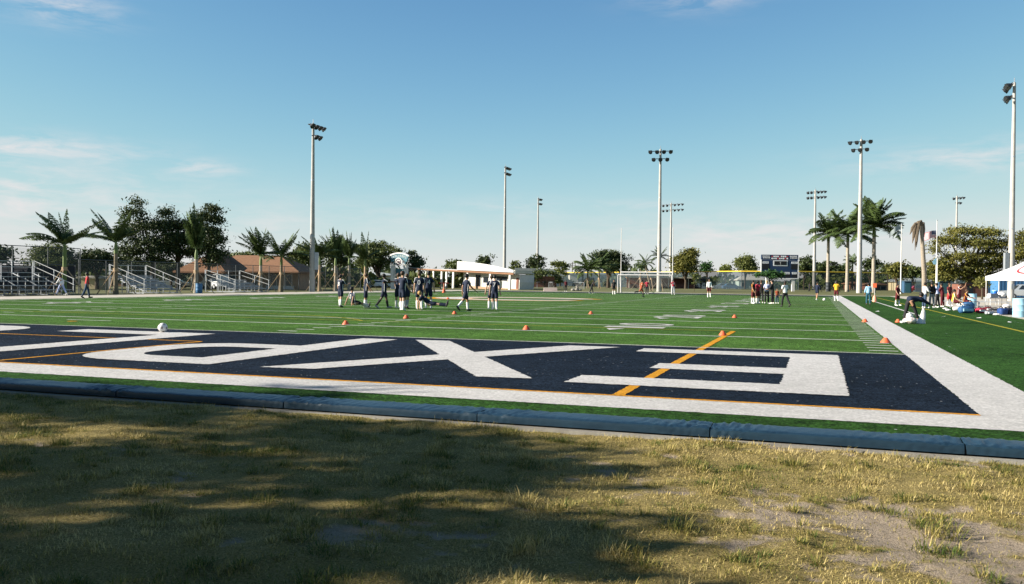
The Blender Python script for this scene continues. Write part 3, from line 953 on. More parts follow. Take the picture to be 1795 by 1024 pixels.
# one far-off belt of trees that reads as a mass
Vs, Fs, Rs = [], [], []
g_ = np.random.default_rng(99)
nb = 9000
th = g_.uniform(R(-58), R(62), nb)
rr = 330+g_.uniform(-15, 40, nb)
bx = -1.8+np.sin(th)*rr
by = -20+np.cos(th)*rr
hh = 4.2+2.2*np.sin(th*23)+1.5*np.sin(th*61+1)+g_.uniform(-1, 1, nb)
bz = g_.uniform(0.1, 1.0, nb)**0.7*np.maximum(hh, 2.0)
pp = np.stack([bx, by, bz], 1)
a_ = g_.normal(size=(nb, 3)); a_ /= np.linalg.norm(a_, axis=1)[:, None]
b_ = np.cross(a_, g_.normal(size=(nb, 3))); b_ /= np.linalg.norm(b_, axis=1)[:, None]
sz = g_.uniform(0.7, 1.6, nb)[:, None]
Vs = np.stack([pp-a_*sz, pp-b_*sz*.7, pp+a_*sz, pp+b_*sz*.7], 1).reshape(-1, 3)
struct(link('tree_line', np_mesh('tree_line', Vs, np.arange(nb*4).reshape(nb, 4), F_DARK, [('rnd', 'FACE', g_.uniform(0, 1, nb))])), 'stuff')

# scrub and hedges between the fences and the houses, also one mass
nb = 14000
th = g_.uniform(R(-60), R(60), nb)
rr = np.where(th < R(-22), g_.uniform(150, 165, nb), g_.uniform(236, 250, nb))
rr = np.where(th > R(34), g_.uniform(150, 165, nb), rr)
bx = -1.8+np.sin(th)*rr
by = -20+np.cos(th)*rr
hh = 2.9+1.1*np.sin(th*31)+0.8*np.sin(th*83+1)+g_.uniform(-0.5, 0.5, nb)
bz = g_.uniform(0.05, 1.0, nb)**0.8*np.maximum(hh, 1.2)
pp = np.stack([bx, by, bz], 1)
a_ = g_.normal(size=(nb, 3)); a_ /= np.linalg.norm(a_, axis=1)[:, None]
b_ = np.cross(a_, g_.normal(size=(nb, 3))); b_ /= np.linalg.norm(b_, axis=1)[:, None]
sz = g_.uniform(0.35, 0.8, nb)[:, None]
Vs = np.stack([pp-a_*sz, pp-b_*sz*.7, pp+a_*sz, pp+b_*sz*.7], 1).reshape(-1, 3)
struct(link('scrub', np_mesh('scrub', Vs, np.arange(nb*4).reshape(nb, 4), F_MID, [('rnd', 'FACE', g_.uniform(0, 1, nb))])), 'stuff')

# trees left of and behind the camera: they throw the shade on the lawn
def shade_lobe(sx, sy, z, r, rz=None):
    """A crown lobe at height z whose shadow falls on (sx, sy) of the lawn."""
    q = 1/math.tan(R(SUN_EL))
    return (sx+SUN_DIR.x*q*z, sy+SUN_DIR.y*q*z, z, r, r, rz or r)
SHADE = [
    ('broadest shade tree beside the lawn, left of the camera', [(-9.4, -16.3, 7.2, 1.5), (-12.2, -15.1, 8.2, 0.9), (-8.0, -17.7, 6.4, 1.3), (-12.8, -17.2, 7.6, 1.7), (-7.4, -15.0, 6.8, 0.75), (-10.4, -14.1, 8.0, 0.6), (-6.6, -17.6, 5.9, 0.9), (-9.0, -18.6, 6.6, 1.4)], 5200),
    ('shade tree with a thin crown, second from the camera', [(-5.8, -13.35, 7.0, 0.75), (-4.6, -13.9, 6.3, 0.55), (-7.2, -13.1, 7.9, 0.55), (-5.2, -14.6, 6.6, 0.45)], 1500),
    ('tall sparse shade tree nearest the turf', [(-9.4, -11.9, 8.0, 0.6), (-11.8, -12.2, 8.8, 0.85), (-8.0, -10.15, 9.2, 0.22), (-13.0, -13.6, 9.6, 0.75), (-8.9, -12.75, 7.6, 0.42), (-11.2, -13.2, 9.0, 0.5)], 3400),
    ('low shade tree behind the photograph viewpoint', [(-4.4, -16.0, 5.2, 0.55), (-3.4, -15.3, 4.8, 0.28), (-5.6, -16.6, 5.6, 0.6)], 800)]
for i, (lb, lo, n_) in enumerate(SHADE):
    lo = [shade_lobe(*l) for l in lo]
    cx_, cy_ = sum(l[0] for l in lo)/len(lo), sum(l[1] for l in lo)/len(lo)
    loc = [(l[0]-cx_, l[1]-cy_, *l[2:]) for l in lo]
    tree(lb, cx_, cy_, 9, min(l[2] for l in lo)-1.2, 3.5, F_DARK, 70+i, n_, 0.15, lobes=loc, group='shade trees beside the lawn', spread=0.30)

tree('great unseen tree added over the viewpoint to block sky light', -5.5, -26.0, 12, 6.2, 12, F_DARK, 81, 14000, 0.46, group='shade trees beside the lawn', trunk_r=0.35, spread=0.8, k=9,  # added out of view: its crown hides open sky to deepen the lawn shade
     lobes=[(0.5, 4.0, 9.6, 4.0, 3.6, 1.5), (-4.5, 5.2, 9.8, 3.6, 3.2, 1.4), (4.2, 3.0, 9.2, 3.6, 3.6, 1.6), (-3.5, 0.5, 10, 3.8, 3.6, 1.8), (0.8, 8.6, 10.6, 3.2, 1.9, 1.1), (5.5, 7.2, 10.4, 2.8, 2.2, 1.2), (3, -2, 9, 4, 3, 2), (-4.2, 8.8, 10.8, 2.8, 1.8, 1.0)])
tree('second great unseen tree, added to block sky light over the left of the lawn', -11.8, -25.6, 12, 6.5, 12, F_DARK, 82, 12000, 0.46, group='shade trees beside the lawn', trunk_r=0.33, spread=0.8,  # also added unseen, cutting sky fill; its own sun shadow lands outside the frame
     lobes=[(1.0, 5.5, 10.0, 3.6, 2.8, 1.5), (3.2, 1.0, 9.6, 3.6, 3.6, 1.6), (5.2, 7.2, 10.6, 3.0, 2.2, 1.2), (0, -1, 10, 3.8, 3.4, 1.8), (4, -3, 9, 4, 3, 2)])

# ------------------------------------------------------------------ palms
def frond_mesh(droop, seed, leaf_n=46, L=1.0, width=0.25, mat=None):
    g = random.Random(seed)
    b = MB()
    pts = []
    p = Vector((0, 0, 0))
    n = 10
    for i in range(n+1):
        a = droop*(i/n)**1.3
        pts.append(p.copy())
        p = p+Vector((math.sin(a), 0, math.cos(a)))*(L/n)
    b.tube(pts, [0.017*(1-0.85*i/n) for i in range(n+1)], 5)
    for k in range(leaf_n):
        u = 0.14+0.86*k/(leaf_n-1)
        f = u*n
        i = min(n-1, int(f))
        c = pts[i].lerp(pts[i+1], f-i)
        t = (pts[i+1]-pts[i]).normalized()
        nrm = Vector((t.z, 0, -t.x))
        ln = width*(math.sin(PI*min(1, u*0.80+0.18))**0.8)*g.uniform(0.85, 1.1)
        for s in (-1, 1):
            d = (Vector((0, s, 0))*0.80+t*g.uniform(0.45, 0.75)+Vector((0, 0, -1))*g.uniform(0.2, 0.95)).normalized()
            wv = t*0.0115
            e = c+d*ln
            m = c+d*ln*0.5+Vector((0, 0, 0.01))
            b.add([c-wv*0.6, c+wv*0.6, m+wv*1.2, m-wv*1.2], [(0, 1, 2, 3)])
            b.add([m-wv*1.2, m+wv*1.2, e+Vector((0, 0, -0.07*g.random()))], [(0, 1, 2)])
    me = b.mesh('frond', mat or F_PALM)
    a = me.attributes.new('rnd', 'FLOAT', 'FACE')
    rr_ = [g.random() for _ in me.polygons]
    a.data.foreach_set('value', rr_)
    return me
FR = {}
def frond(parent, z, tilt, azim, L, droop, twist=0.0, wid=1.0, mat=None, label=None):
    key = (round(droop*4)/4, mat.name if mat else '', random.randrange(2))
    if key not in FR:
        FR[key] = frond_mesh(max(0.02, key[0]), 5+len(FR), mat=mat)
    o = link('frond', FR[key], parent)
    o.location = (0, 0, z)
    o.scale = (L, L*wid, L)
    o.rotation_euler = (0, tilt, azim)
    if label:
        o['label'] = label
    return o
def palm(label, x, y, h_trunk, shaft, fronds, group, mt, r=0.17, lean=(0, 0), stakes=True, cat='palm tree', bulge=1.5):
    """fronds: (tilt deg in the view plane, + to the right; length; droop rad; turn out of the view plane deg)"""
    t = thing('palm_tree', label, cat, (x, y, -0.05), 0, group)
    n = 9
    pts = [(lean[0]*(i/n)**1.4, lean[1]*(i/n)**1.4, -0.3+(h_trunk+0.3)*i/n) for i in range(n+1)]
    rad = [r*(bulge-(bulge-1.0)*min(1, i/n*3.2))*(1-0.22*i/n) for i in range(n+1)]
    MB().tube(pts, rad, 12).build('trunk', mt, t, smooth=True)
    top = Vector((lean[0], lean[1], h_trunk))
    if shaft:
        MB().tube([top-Vector((0, 0, 0.02)), top+Vector((0, 0, shaft*0.5)), top+Vector((0, 0, shaft))], [r*0.86, r*0.80, r*0.42], 10).build('crownshaft', M_SHAFT, t, smooth=True)
    if stakes and shaft > 0.5:
        fronds = fronds+[(ti+random.uniform(-9, 9), L*random.uniform(0.82, 0.98), dr+random.uniform(0.05, 0.3), out+random.uniform(-34, 34)) for (ti, L, dr, out) in fronds]
    for (ti, L, dr, out) in fronds:
        s = 1 if ti >= 0 else -1
        azim = R(YAW)+(0 if s > 0 else PI)+R(out)
        o = frond(t, h_trunk+shaft*0.92, R(abs(ti)), azim, L, dr, wid=1.35 if not stakes else 1.0)
        o.location = (top.x, top.y, h_trunk+shaft*0.92)
    if stakes:
        for k in range(3):
            a = R(YAW)+(0.05, PI-0.1, -1.5)[k]
            d = Vector((math.cos(a), math.sin(a), 0))
            MB().bar(d*1.75+Vector((0, 0, 0.0)), d*0.17+Vector((0, 0, 2.15)), 0.09, 0.06).build('stake', M_WOOD, t)
        MB().tube([(0, 0, 2.0), (0, 0, 2.3)], [r+0.035, r+0.035], 10).build('collar', M_WOOD, t)
    return t
GP = 'young staked palms along the left side of the field'
palm('leftmost young palm with wide wind-blown fronds and a yellow upright spear', -60, 35.05, 3.1, 1.1, [(-28, 3.4, 0.5, 15), (-22, 3.2, 0.45, -20), (-35, 2.6, 0.6, 30), (-60, 3.6, 0.9, 8), (-66, 3.4, 0.7, -14), (50, 3.7, 0.35, 5), (56, 2.9, 0.5, -22), (3, 2.9, 0.02, 0), (40, 2.2, 0.9, 70), (-30, 2.4, 0.9, -80)], GP, M_SHAFT, 0.19)
palm('second palm from the left, fronds blown to its left over the dark trees', -60, 40.58, 3.6, 1.0, [(-30, 3.6, 0.35, 10), (-38, 3.3, 0.4, -15), (-24, 3.0, 0.3, 20), (-62, 3.5, 0.8, 5), (-58, 3.0, 0.9, -20), (18, 3.2, 0.3, 10), (25, 3.0, 0.5, -25), (48, 2.3, 0.6, 10), (30, 2.4, 0.9, 70), (-30, 2.4, 0.9, -80)], GP, M_PTRUNKD, 0.2)
palm('palm with its fronds gathered into one upright dark plume', -60, 51.1, 3.4, 0.9, [(-8, 4.3, 0.05, 10), (-3, 4.7, 0.03, 0), (-14, 3.9, 0.10, 40), (-10, 3.8, 0.05, -40), (2, 4.2, 0.05, 20), (-18, 3.4, 0.2, 10), (6, 3.5, 0.1, -30), (-22, 3.0, 0.5, -60), (12, 2.6, 0.6, 50)], GP, M_PTRUNK, 0.21)
palm('palm left of a matching neighbour, fronds swept left above the orange roof', -60, 61.72, 3.0, 1.0, [(-22, 3.6, 0.35, 10), (-30, 3.5, 0.5, -10), (-14, 3.5, 0.25, 20), (-36, 3.4, 0.6, 5), (-8, 3.4, 0.2, -30), (4, 3.3, 0.2, 20), (10, 3.0, 0.4, -30), (-20, 3.2, 0.4, 60), (50, 2.4, 1.2, 10), (70, 2.2, 1.2, -30)], GP, M_PTRUNK, 0.2)
palm('palm with a wide V of fronds beside the tall light pole', -60, 65.64, 3.1, 1.0, [(-32, 3.7, 0.3, 5), (-40, 3.3, 0.5, -20), (-22, 3.4, 0.2, 25), (26, 3.8, 0.15, 5), (34, 3.2, 0.3, -20), (70, 3.4, 0.7, 10), (62, 3.0, 0.8, -20), (-60, 2.9, 1.0, 20), (10, 2.4, 0.8, 80), (85, 2.5, 0.9, 30), (-75, 2.4, 1.1, -10)], GP, M_PTRUNKD, 0.19)
palm('palm right behind the tall light pole with a bent pale dead frond', -60, 73.79, 3.3, 1.0, [(-50, 3.6, 0.6, 5), (-64, 3.2, 0.6, -10), (-30, 3.4, 0.4, 20), (-10, 3.0, 0.3, 0), (22, 3.0, 0.6, 10), (50, 3.0, 0.9, -10), (70, 2.6, 1.1, 20), (-20, 2.6, 0.9, 80), (20, 2.6, 0.9, -70)], GP, M_WOOD, 0.19)
palm('bundled palm, first of the two dark plumes right of the pole', -60, 77.58, 3.3, 1.0, [(-30, 3.6, 0.2, 10), (-12, 3.8, 0.1, 20), (-4, 4.0, 0.05, 0), (4, 3.6, 0.1, -20), (10, 3.2, 0.2, 30), (-40, 3.0, 0.5, -20), (20, 2.8, 0.4, 60), (-20, 3.0, 0.3, -60)], GP, M_PTRUNK, 0.2)
palm('bundled palm, second of the two dark plumes right of the pole', -60, 81.03, 3.4, 0.9, [(-14, 3.6, 0.12, 10), (-6, 3.7, 0.06, 20), (4, 3.5, 0.06, 0), (-22, 3.2, 0.3, -20), (14, 2.8, 0.3, 30), (-10, 2.8, 0.3, 80), (22, 2.4, 0.7, -20)], GP, M_PTRUNK, 0.2)
palm('rightmost young palm with one spear frond, left of the archway', -60, 85.33, 3.3, 1.0, [(-40, 3.8, 0.25, 5), (-50, 3.4, 0.4, -15), (-30, 3.2, 0.3, 20), (6, 3.9, 0.03, 0), (-66, 3.0, 0.8, 10), (40, 2.6, 0.8, 20), (-20, 2.6, 0.6, 70), (60, 2.2, 0.9, -10), (-60, 2.4, 1.0, -50)], GP, M_WOOD, 0.19)
def royal(seed, n, L):
    g = random.Random(seed)
    out = []
    for i in range(n):
        ti = -100+200*(i+0.5)/n+g.uniform(-8, 8)
        out.append((ti*0.95, L*g.uniform(0.85, 1.1), g.uniform(0.9, 1.5) if abs(ti) > 30 else g.uniform(0.5, 1.0), g.uniform(-50, 50)))
    return out
GR = 'tall royal palms at the far right corner'
palm('shortest royal palm, leftmost of three grey trunks right of the scoreboard', -0.21, 141.27, 9.0, 1.4, royal(3, 25, 4.4), GR, M_PTRUNK, 0.30, stakes=False, bulge=1.25)
palm('middle royal palm with a dense hanging crown, left of the tall pole', 2.85, 138.1, 8.8, 1.4, royal(5, 28, 4.9), GR, M_PTRUNK, 0.31, stakes=False, bulge=1.2)
palm('tallest royal palm, right of the tall pole with fronds streaming right', 6.33, 126.61, 9.0, 1.6, royal(8, 26, 4.9)+[(62, 5.4, 0.5, 5), (50, 5.2, 0.7, -10), (78, 5.0, 0.9, 10), (-20, 5.0, 0.3, 10), (10, 4.8, 0.2, 0)], GR, M_PTRUNK, 0.33, stakes=False, bulge=1.2)
GS = 'small leaning palms behind the goal'
palm('small palm on a leaning trunk behind the goal, left of the pole', -27.08, 119.14, 4.3, 0.3, royal(11, 12, 1.8), GS, M_PTRUNKD, 0.16, lean=(-0.9, -0.3), bulge=1.2)
palm('small upright palm behind the goal, hugging the tall pole', -25.1, 116.66, 5.2, 0.3, royal(12, 13, 1.9), GS, M_PTRUNKD, 0.17, lean=(-0.15, 0), bulge=1.2)
palm('lowest of the small palms behind the goal, pale crown', -29.29, 121.55, 3.7, 0.3, royal(13, 11, 1.6), GS, M_PTRUNKD, 0.15, lean=(0.1, 0), bulge=1.2)
palm('bushy palm with arching fronds left of the goalpost upright', -42.88, 140.1, 3.2, 0.6, royal(14, 13, 3.6), 'arching palms left of the goal', M_PTRUNKD, 0.18, bulge=1.2)
palm('taller arching palm against the large dark tree by the goal', -41.56, 143.74, 3.8, 0.6, royal(15, 13, 3.6), 'arching palms left of the goal', M_PTRUNKD, 0.18, bulge=1.2)
palm('far pale palm with a round crown between royal palm trunks', 5.76, 199.53, 5.8, 0.6, royal(16, 14, 2.9), None, M_PTRUNKD, 0.24, stakes=False, bulge=1.1)
# the dead palm: bare trunk with a hanging cap of withered fronds
_p = (11.11, 102.85)
dp = thing('palm_tree', 'dead palm, bare pale trunk with a withered brown cap, beside the flag', 'palm tree', (_p[0], _p[1], -0.05))
tl = VR*(-0.6)
M_DPT = pm('dead_trunk', (0.30, 0.25, 0.19), (0.20, 0.165, 0.125), 2.0, 0.9, 0.4, 14, stretch=(1, 1, 5))
MB().tube([(0, 0, -0.3), (tl.x*0.15, tl.y*0.15, 3), (tl.x*0.6, tl.y*0.6, 6.5), (tl.x, tl.y, 9.4)], [0.32, 0.29, 0.26, 0.17], 12).build('trunk', M_DPT, dp, smooth=True)
for i, (ti, L, dr) in enumerate(() and ((-35, 1.6, 2.4), (-50, 2.3, 2.0), (-70, 2.0, 1.6), (30, 1.2, 2.6), (-20, 1.3, 2.8), (-100, 2.2, 0.9), (-60, 2.8, 1.8), (12, 0.9, 2.6))):
    o = frond(dp, 9.3, R(abs(ti)), R(YAW)+(0 if ti > 0 else PI)+R(random.uniform(-40, 40)), L, dr, mat=M_DEADF)
    o.location = (tl.x, tl.y, 9.3)

for k, (dx, top, drop, out, r0) in enumerate(((-0.25, 0.55, 1.9, 0.75, 0.24), (-0.45, 0.25, 2.4, 1.0, 0.20), (-0.1, 0.35, 2.9, 0.55, 0.17), (-0.6, 0.0, 1.3, 1.5, 0.16), (0.2, 0.4, 1.6, -0.35, 0.18), (-0.35, 0.5, 3.3, 0.42, 0.12), (-0.3, 0.6, 2.2, 0.6, 0.22))):
    dz = VF*((k % 3-1)*0.25)
    q = lambda a, z: (tl.x+VR.x*a+dz.x, tl.y+VR.y*a+dz.y, z)
    MB().tube([q(0.1, 9.2), q(dx*0.6, 9.4+top*0.6), q(dx-out*0.2, 9.35+top*0.5), q(dx-out*0.42, 9.3-drop*0.35), q(dx-out*0.5, 9.3-drop*0.7), q(dx-out*0.62, 9.3-drop)], [r0*0.5, r0*0.8, r0, r0*1.05, r0*0.7, 0.03], 6, flat=0.45).build('dead_frond', M_DEADF, dp)

# ------------------------------------------------------------------ floodlight poles
def lamp_mesh():
    b = MB()
    # reflector dish opening along -z, visor lip, ballast can behind
    b.tube([(0, 0, 0.16), (0, 0, 0.10), (0, 0, -0.06), (0, 0, -0.20)], [0.11, 0.18, 0.28, 0.32], 12)
    b.tube([(0, 0, 0.16), (0, 0, 0.38)], [0.12, 0.10], 8)
    b.box((0.14, 0, -0.25), (0.38, 0.50, 0.05))
    return b.mesh('floodlight', M_DARKM, smooth=True)
LAMP = lamp_mesh()
LENS = MB().tube([(0, 0, -0.203), (0, 0, -0.215)], [0.29, 0.29], 12).mesh('lens', M_GLASS)
def flood_pole(label, x, y, h, aim, rows, r=0.33, sp=0.78, box=None, tall=1.15, mirror=None, lamp=None, zb=-0.05):
    t = thing('floodlight_pole', label, 'floodlight pole', (x, y, zb), 0, 'floodlight poles round the field')
    h -= zb
    MB().tube([(0, 0, -0.4), (0, 0, h*0.5), (0, 0, h)], [r, r*0.72, r*0.44], 12).build('pole', M_CONC, t, smooth=True)
    a = Vector((math.cos(aim), math.sin(aim), 0))
    c = Vector((-math.sin(aim), math.cos(aim), 0))
    z = h-0.35
    for n in rows:
        wv = (n-1)*sp/2
        MB().bar(c*(-wv-0.25)+a*0.25+Vector((0, 0, z)), c*(wv+0.25)+a*0.25+Vector((0, 0, z)), 0.10).build('crossarm', M_DARKM if lamp is None else M_GALV, t)
        for k in range(n):
            me = LAMP
            o = link('floodlight', me, t)
            o.location = c*(-wv+k*sp)+a*0.55+Vector((0, 0, z-0.12))
            tilt = R(58)
            spread = (k-(n-1)/2)*0.22
            o.rotation_euler = Euler((0, -tilt, aim+spread), 'XYZ')
            le = link('lens', LENS, o)
        z -= tall
    MB().tube([(0, 0, h-0.02), (0, 0, h+0.5)], [0.05, 0.03], 6).build('lightning_rod', M_GALV, t)
    for zb_ in (h*0.33, h*0.66):
        rr_ = r*(1-0.56*zb_/h)+0.012
        MB().tube([(0, 0, zb_), (0, 0, zb_+0.12)], [rr_, rr_], 12).build('band', M_GALV, t)
    MB().box((r*0.6*math.cos(aim+2), r*0.6*math.sin(aim+2), 1.5), (0.3, 0.3, 0.5), rz=aim+2).build('hand_hole_cover', M_GALV, t)
    if box:
        d, z0, z1 = box
        q = Vector((math.cos(d), math.sin(d), 0))*(r+0.18)
        MB().box((q.x, q.y, (z0+z1)/2), (0.42, 0.36, z1-z0), rz=d).build('ballast_box', M_GALV, t)
    return t
def aim_at(x, y, tx=CX, ty=45.0):
    return math.atan2(ty-y, tx-x)
def fp(label, x, y, h, rows, tx=CX, ty=45.0, **kw):
    flood_pole(label, x, y, h, aim_at(x, y, tx, ty), rows, **kw)
fp('tall floodlight pole on the left touchline side, left of the players', -56.99, 67.34, 19.42, (4, 2), r=0.324, tx=400, ty=67, box=(R(YAW), 2.6, 4.6))
fp('floodlight pole rising behind the white parapet building', -62.81, 149.01, 25.05, (4, 4), r=0.378, tx=900, ty=140)
fp('slim floodlight pole right of the white parapet building', -70.94, 197.03, 23.24, (3, 3), r=0.360, tx=900, ty=170)
fp('tall floodlight pole right behind the goal', -24.66, 112.57, 21.75, (4, 3), r=0.360, tx=-12, ty=40, sp=0.98)
fp('thin distant floodlight pole right of the goalpost', -36.13, 195.45, 21.08, (6, 6), r=0.378, tx=20, ty=300, sp=1.15, tall=1.3)
fp('floodlight pole with two long rows of lamps right of the scoreboard', -2.63, 180.69, 21.98, (6, 6), r=0.396, tx=60, ty=330, sp=0.75)
fp('tall floodlight pole rising through the royal palms', 4.06, 121.57, 23.38, (4, 3), r=0.414, tx=-24, ty=20, sp=0.95)
fp('distant floodlight pole behind the big yellowing tree', 28.63, 207.54, 22.48, (4, 2), r=0.360, tx=120, ty=300, sp=0.85)
fp('nearest floodlight pole, at the right behind the canopy tent', 16.54, 79.32, 21.93, (4, 3), r=0.324, tx=-400, ty=110, box=(R(YAW)+PI, 2.2, 4.9), lamp=1)

# ------------------------------------------------------------------ chain-link fences
def net_mat(name, col, a):
    return pm(name, col, tuple(x*0.75 for x in col), 3.0, 0.7, alpha=a)
M_NET = net_mat('chain_link', (0.20, 0.21, 0.21), 0.22)
M_SCREEN = net_mat('navy_windscreen', (0.010, 0.014, 0.028), 0.93)
M_SCREEN2 = net_mat('dark_windscreen', (0.012, 0.030, 0.042), 0.62)
M_POSTD = pm('fence_post', (0.10, 0.11, 0.115), (0.07, 0.075, 0.08), 5, 0.5, metal=0.3)
M_YCAP = pm('yellow_fence_cap', (0.70, 0.48, 0.04), (0.60, 0.40, 0.03), 3, 0.6)
def fence(label, pts, h, bay, net, post=M_POSTD, cap=None, zs=None, z0=0.0, mid=False):
    t = thing('chain_link_fence', label, 'fence', (pts[0][0], pts[0][1], 0))
    o = Vector((pts[0][0], pts[0][1], 0))
    k = 0
    for i in range(len(pts)-1):
        a, b = Vector((*pts[i], 0))-o, Vector((*pts[i+1], 0))-o
        n = max(1, round((b-a).length/bay))
        for j in range(n):
            p, q = a.lerp(b, j/n), a.lerp(b, (j+1)/n)
            nrm = (q-p).cross(Vector((0, 0, 1))).normalized()*0.012
            MB().tube([p+Vector((0, 0, z0-0.3)), p+Vector((0, 0, z0+h))], [0.045, 0.045], 6).build('post', post, t)
            bm_ = MB()
            hs = h-0.12
            bm_.add([p+nrm+Vector((0, 0, z0+0.04)), q+nrm+Vector((0, 0, z0+0.04)), q+nrm+Vector((0, 0, z0+hs)), p+nrm+Vector((0, 0, z0+hs))], [(0, 1, 2, 3)])
            bm_.build('mesh_panel', net, t)
            if mid:
                MB().tube([p+Vector((0, 0, z0+h*0.5)), q+Vector((0, 0, z0+h*0.5))], [0.025, 0.025], 5).build('middle_rail', post, t)
        MB().tube([a+Vector((0, 0, z0+h)), b+Vector((0, 0, z0+h))], [0.035, 0.035] if cap is None else [0.11, 0.11], 6).build('top_rail', cap or post, t)
    MB().tube([Vector((*pts[-1], 0))-o+Vector((0, 0, z0-0.3)), Vector((*pts[-1], 0))-o+Vector((0, 0, z0+h))], [0.045, 0.045], 6).build('post', post, t)
    return t
fence('tall chain-link fence hung with a navy windscreen behind the left bleachers', [(-64.6, 20), (-64.6, 40.6)], 2.5, 3.4, M_SCREEN)
fence('grey chain-link fence behind the young palms on the left', [(-64.4, 40.8), (-64.4, 92)], 3.0, 3.2, M_NET)
fence('taller wire backstop fence rising above the navy windscreen', [(-67.5, 22), (-67.5, 44)], 4.1, 3.6, M_NET, mid=True)
fence('low silver fence with gate posts right of the white building', [(-49.22, 121.98), (-46.01, 125.23), (-43.02, 124.15), (-39.19, 123.38)], 1.35, 2.2, M_NET, post=M_GALV)
fence('long outfield fence with a yellow top and dark windscreen', [(-76.7, 213.03), (-56.68, 199.9), (-31.86, 172.57), (-16.17, 158.99), (-5.37, 158.54), (5.27, 166.5), (12.99, 177.69)], 3.65, 6.5, M_SCREEN2, cap=M_YCAP, z0=0.25)
fence('dark blue screened fence behind the bench and the flagpoles', [(12.99, 177.69), (17.24, 145.26), (22.44, 136.49)], 2.6, 5.0, M_SCREEN2)

# ------------------------------------------------------------------ bleachers
M_RAIL = pm('rail_paint', (0.46, 0.46, 0.44), (0.38, 0.38, 0.37), 4, 0.6)
def bleacher(label, x0, x1, y0, y1, rows, zt, extra=0):
    """x0 is the front (field side), x1 the back, y0..y1 the length."""
    t = thing('bleacher', label, 'bleacher', (x0, y0, 0), 0, 'aluminium bleachers on the left side')
    L = y1-y0
    D = x0-x1
    rise = (zt-0.42)/(rows-1)
    run = D/rows
    for i in range(rows):
        zz = 0.42+rise*i
        xx = -run*(i+0.35)
        MB().box((xx, L/2, zz), (0.25, L, 0.045)).build('seat_plank', M_GALV if extra else M_ALU, t)
        MB().box((xx+0.30, L/2, max(0.10, zz-0.36)), (0.25, L, 0.04)).build('foot_plank', M_POSTD if extra else M_GALV, t)
        if i and not extra:
            MB().box((xx+0.16, L/2, zz-0.16), (0.03, L, 0.14)).build('riser_plank', M_ALU, t)
    nf = max(2, int(L/1.9)+1)
    for k in range(nf):
        yy = 0.12+(L-0.24)*k/(nf-1)
        b = MB()
        b.bar((-0.1, yy, 0.05), (-D, yy, 0.05), 0.06)
        b.bar((0.0, yy, 0.22), (-D, yy, zt-0.06), 0.06)
        for i in range(rows):
            xx = -run*(i+0.35)
            b.bar((xx, yy, 0.05), (xx, yy, 0.40+rise*i), 0.05)
        b.build('frame', M_GALV, t)
    for yy in (0.0, L):
        for dz in (0.0, 0.47):
            MB().bar((0.1, yy, 0.82+dz), (-D-0.1, yy, zt+0.50+dz), 0.038).build('guard_rail', M_RAIL, t)
        for f in (0.02, 0.5, 1.0):
            MB().bar((0.1-f*(D+0.2), yy, 0.1), (0.1-f*(D+0.2), yy, 1.29+(zt-0.32)*f), 0.045).build('rail_post', M_GALV, t)
    for dz in (0.45, 0.9):
        MB().bar((-D-0.1, 0, zt+dz), (-D-0.1, L, zt+dz), 0.045).build('back_rail', M_GALV, t)
    for k in range(nf):
        yy = 0.12+(L-0.24)*k/(nf-1)
        MB().bar((-D-0.1, yy, 0.02), (-D-0.1, yy, zt+0.95), 0.05).build('back_post', M_GALV, t)
    if extra:
        for k in range(extra):
            yy = L*(k+0.8)/(extra+0.6)
            MB().bar((-D*0.45, yy, 1.0), (-D*0.45, yy, 2.3), 0.05).build('aisle_post', M_GALV, t)
    return t
bleacher('nearest bleacher at the far left edge with long sloping white rails', -58.0, -62.0, 24.0, 34.0, 5, 1.75, 3)
bleacher('small bleacher between the second palm and the plume palm', -58.2, -62.0, 42.0, 46.6, 5, 1.65)
bleacher('small bleacher in front of the orange-roofed hall', -58.2, -61.8, 54.8, 60.6, 4, 1.35)

# ------------------------------------------------------------------ buildings
M_TILE = pm('clay_shingle', (0.27, 0.14, 0.072), (0.16, 0.08, 0.042), 3.0, 0.85, 0.3, 30, stretch=(1, 1, 6))
M_BRICKW = pm('tan_wall', (0.40, 0.26, 0.17), (0.30, 0.19, 0.12), 2.0, 0.9)
M_REDW = pm('brown_wall', (0.20, 0.085, 0.06), (0.15, 0.065, 0.045), 2.0, 0.9)
M_BLUEP = pm('blue_panel', (0.055, 0.16, 0.30), (0.045, 0.13, 0.25), 3.0, 0.6)
M_TEAL = pm('teal_paint', (0.055, 0.16, 0.20), (0.045, 0.13, 0.17), 3.0, 0.6)
M_GREYR = pm('grey_roof', (0.33, 0.35, 0.34), (0.25, 0.27, 0.26), 1.0, 0.8)
M_TRIM = pm('brown_trim', (0.25, 0.125, 0.065), (0.19, 0.095, 0.05), 2.0, 0.8)
def hip_roof(b, w, d, z0, z1, ov, ridge):
    """Hip roof w (x) by d (y) with ridge length along x."""
    x, y = w/2+ov, d/2+ov
    r_ = ridge/2
    vs = [(-x, -y, z0), (x, -y, z0), (x, y, z0), (-x, y, z0), (-r_, 0, z1), (r_, 0, z1), (-x, -y, z0-0.18), (x, -y, z0-0.18), (x, y, z0-0.18), (-x, y, z0-0.18)]
    b.add(vs, [(0, 1, 5, 4), (1, 2, 5), (2, 3, 4, 5), (3, 0, 4), (6, 7, 1, 0), (7, 8, 2, 1), (8, 9, 3, 2), (9, 6, 0, 3), (6, 9, 8, 7)])
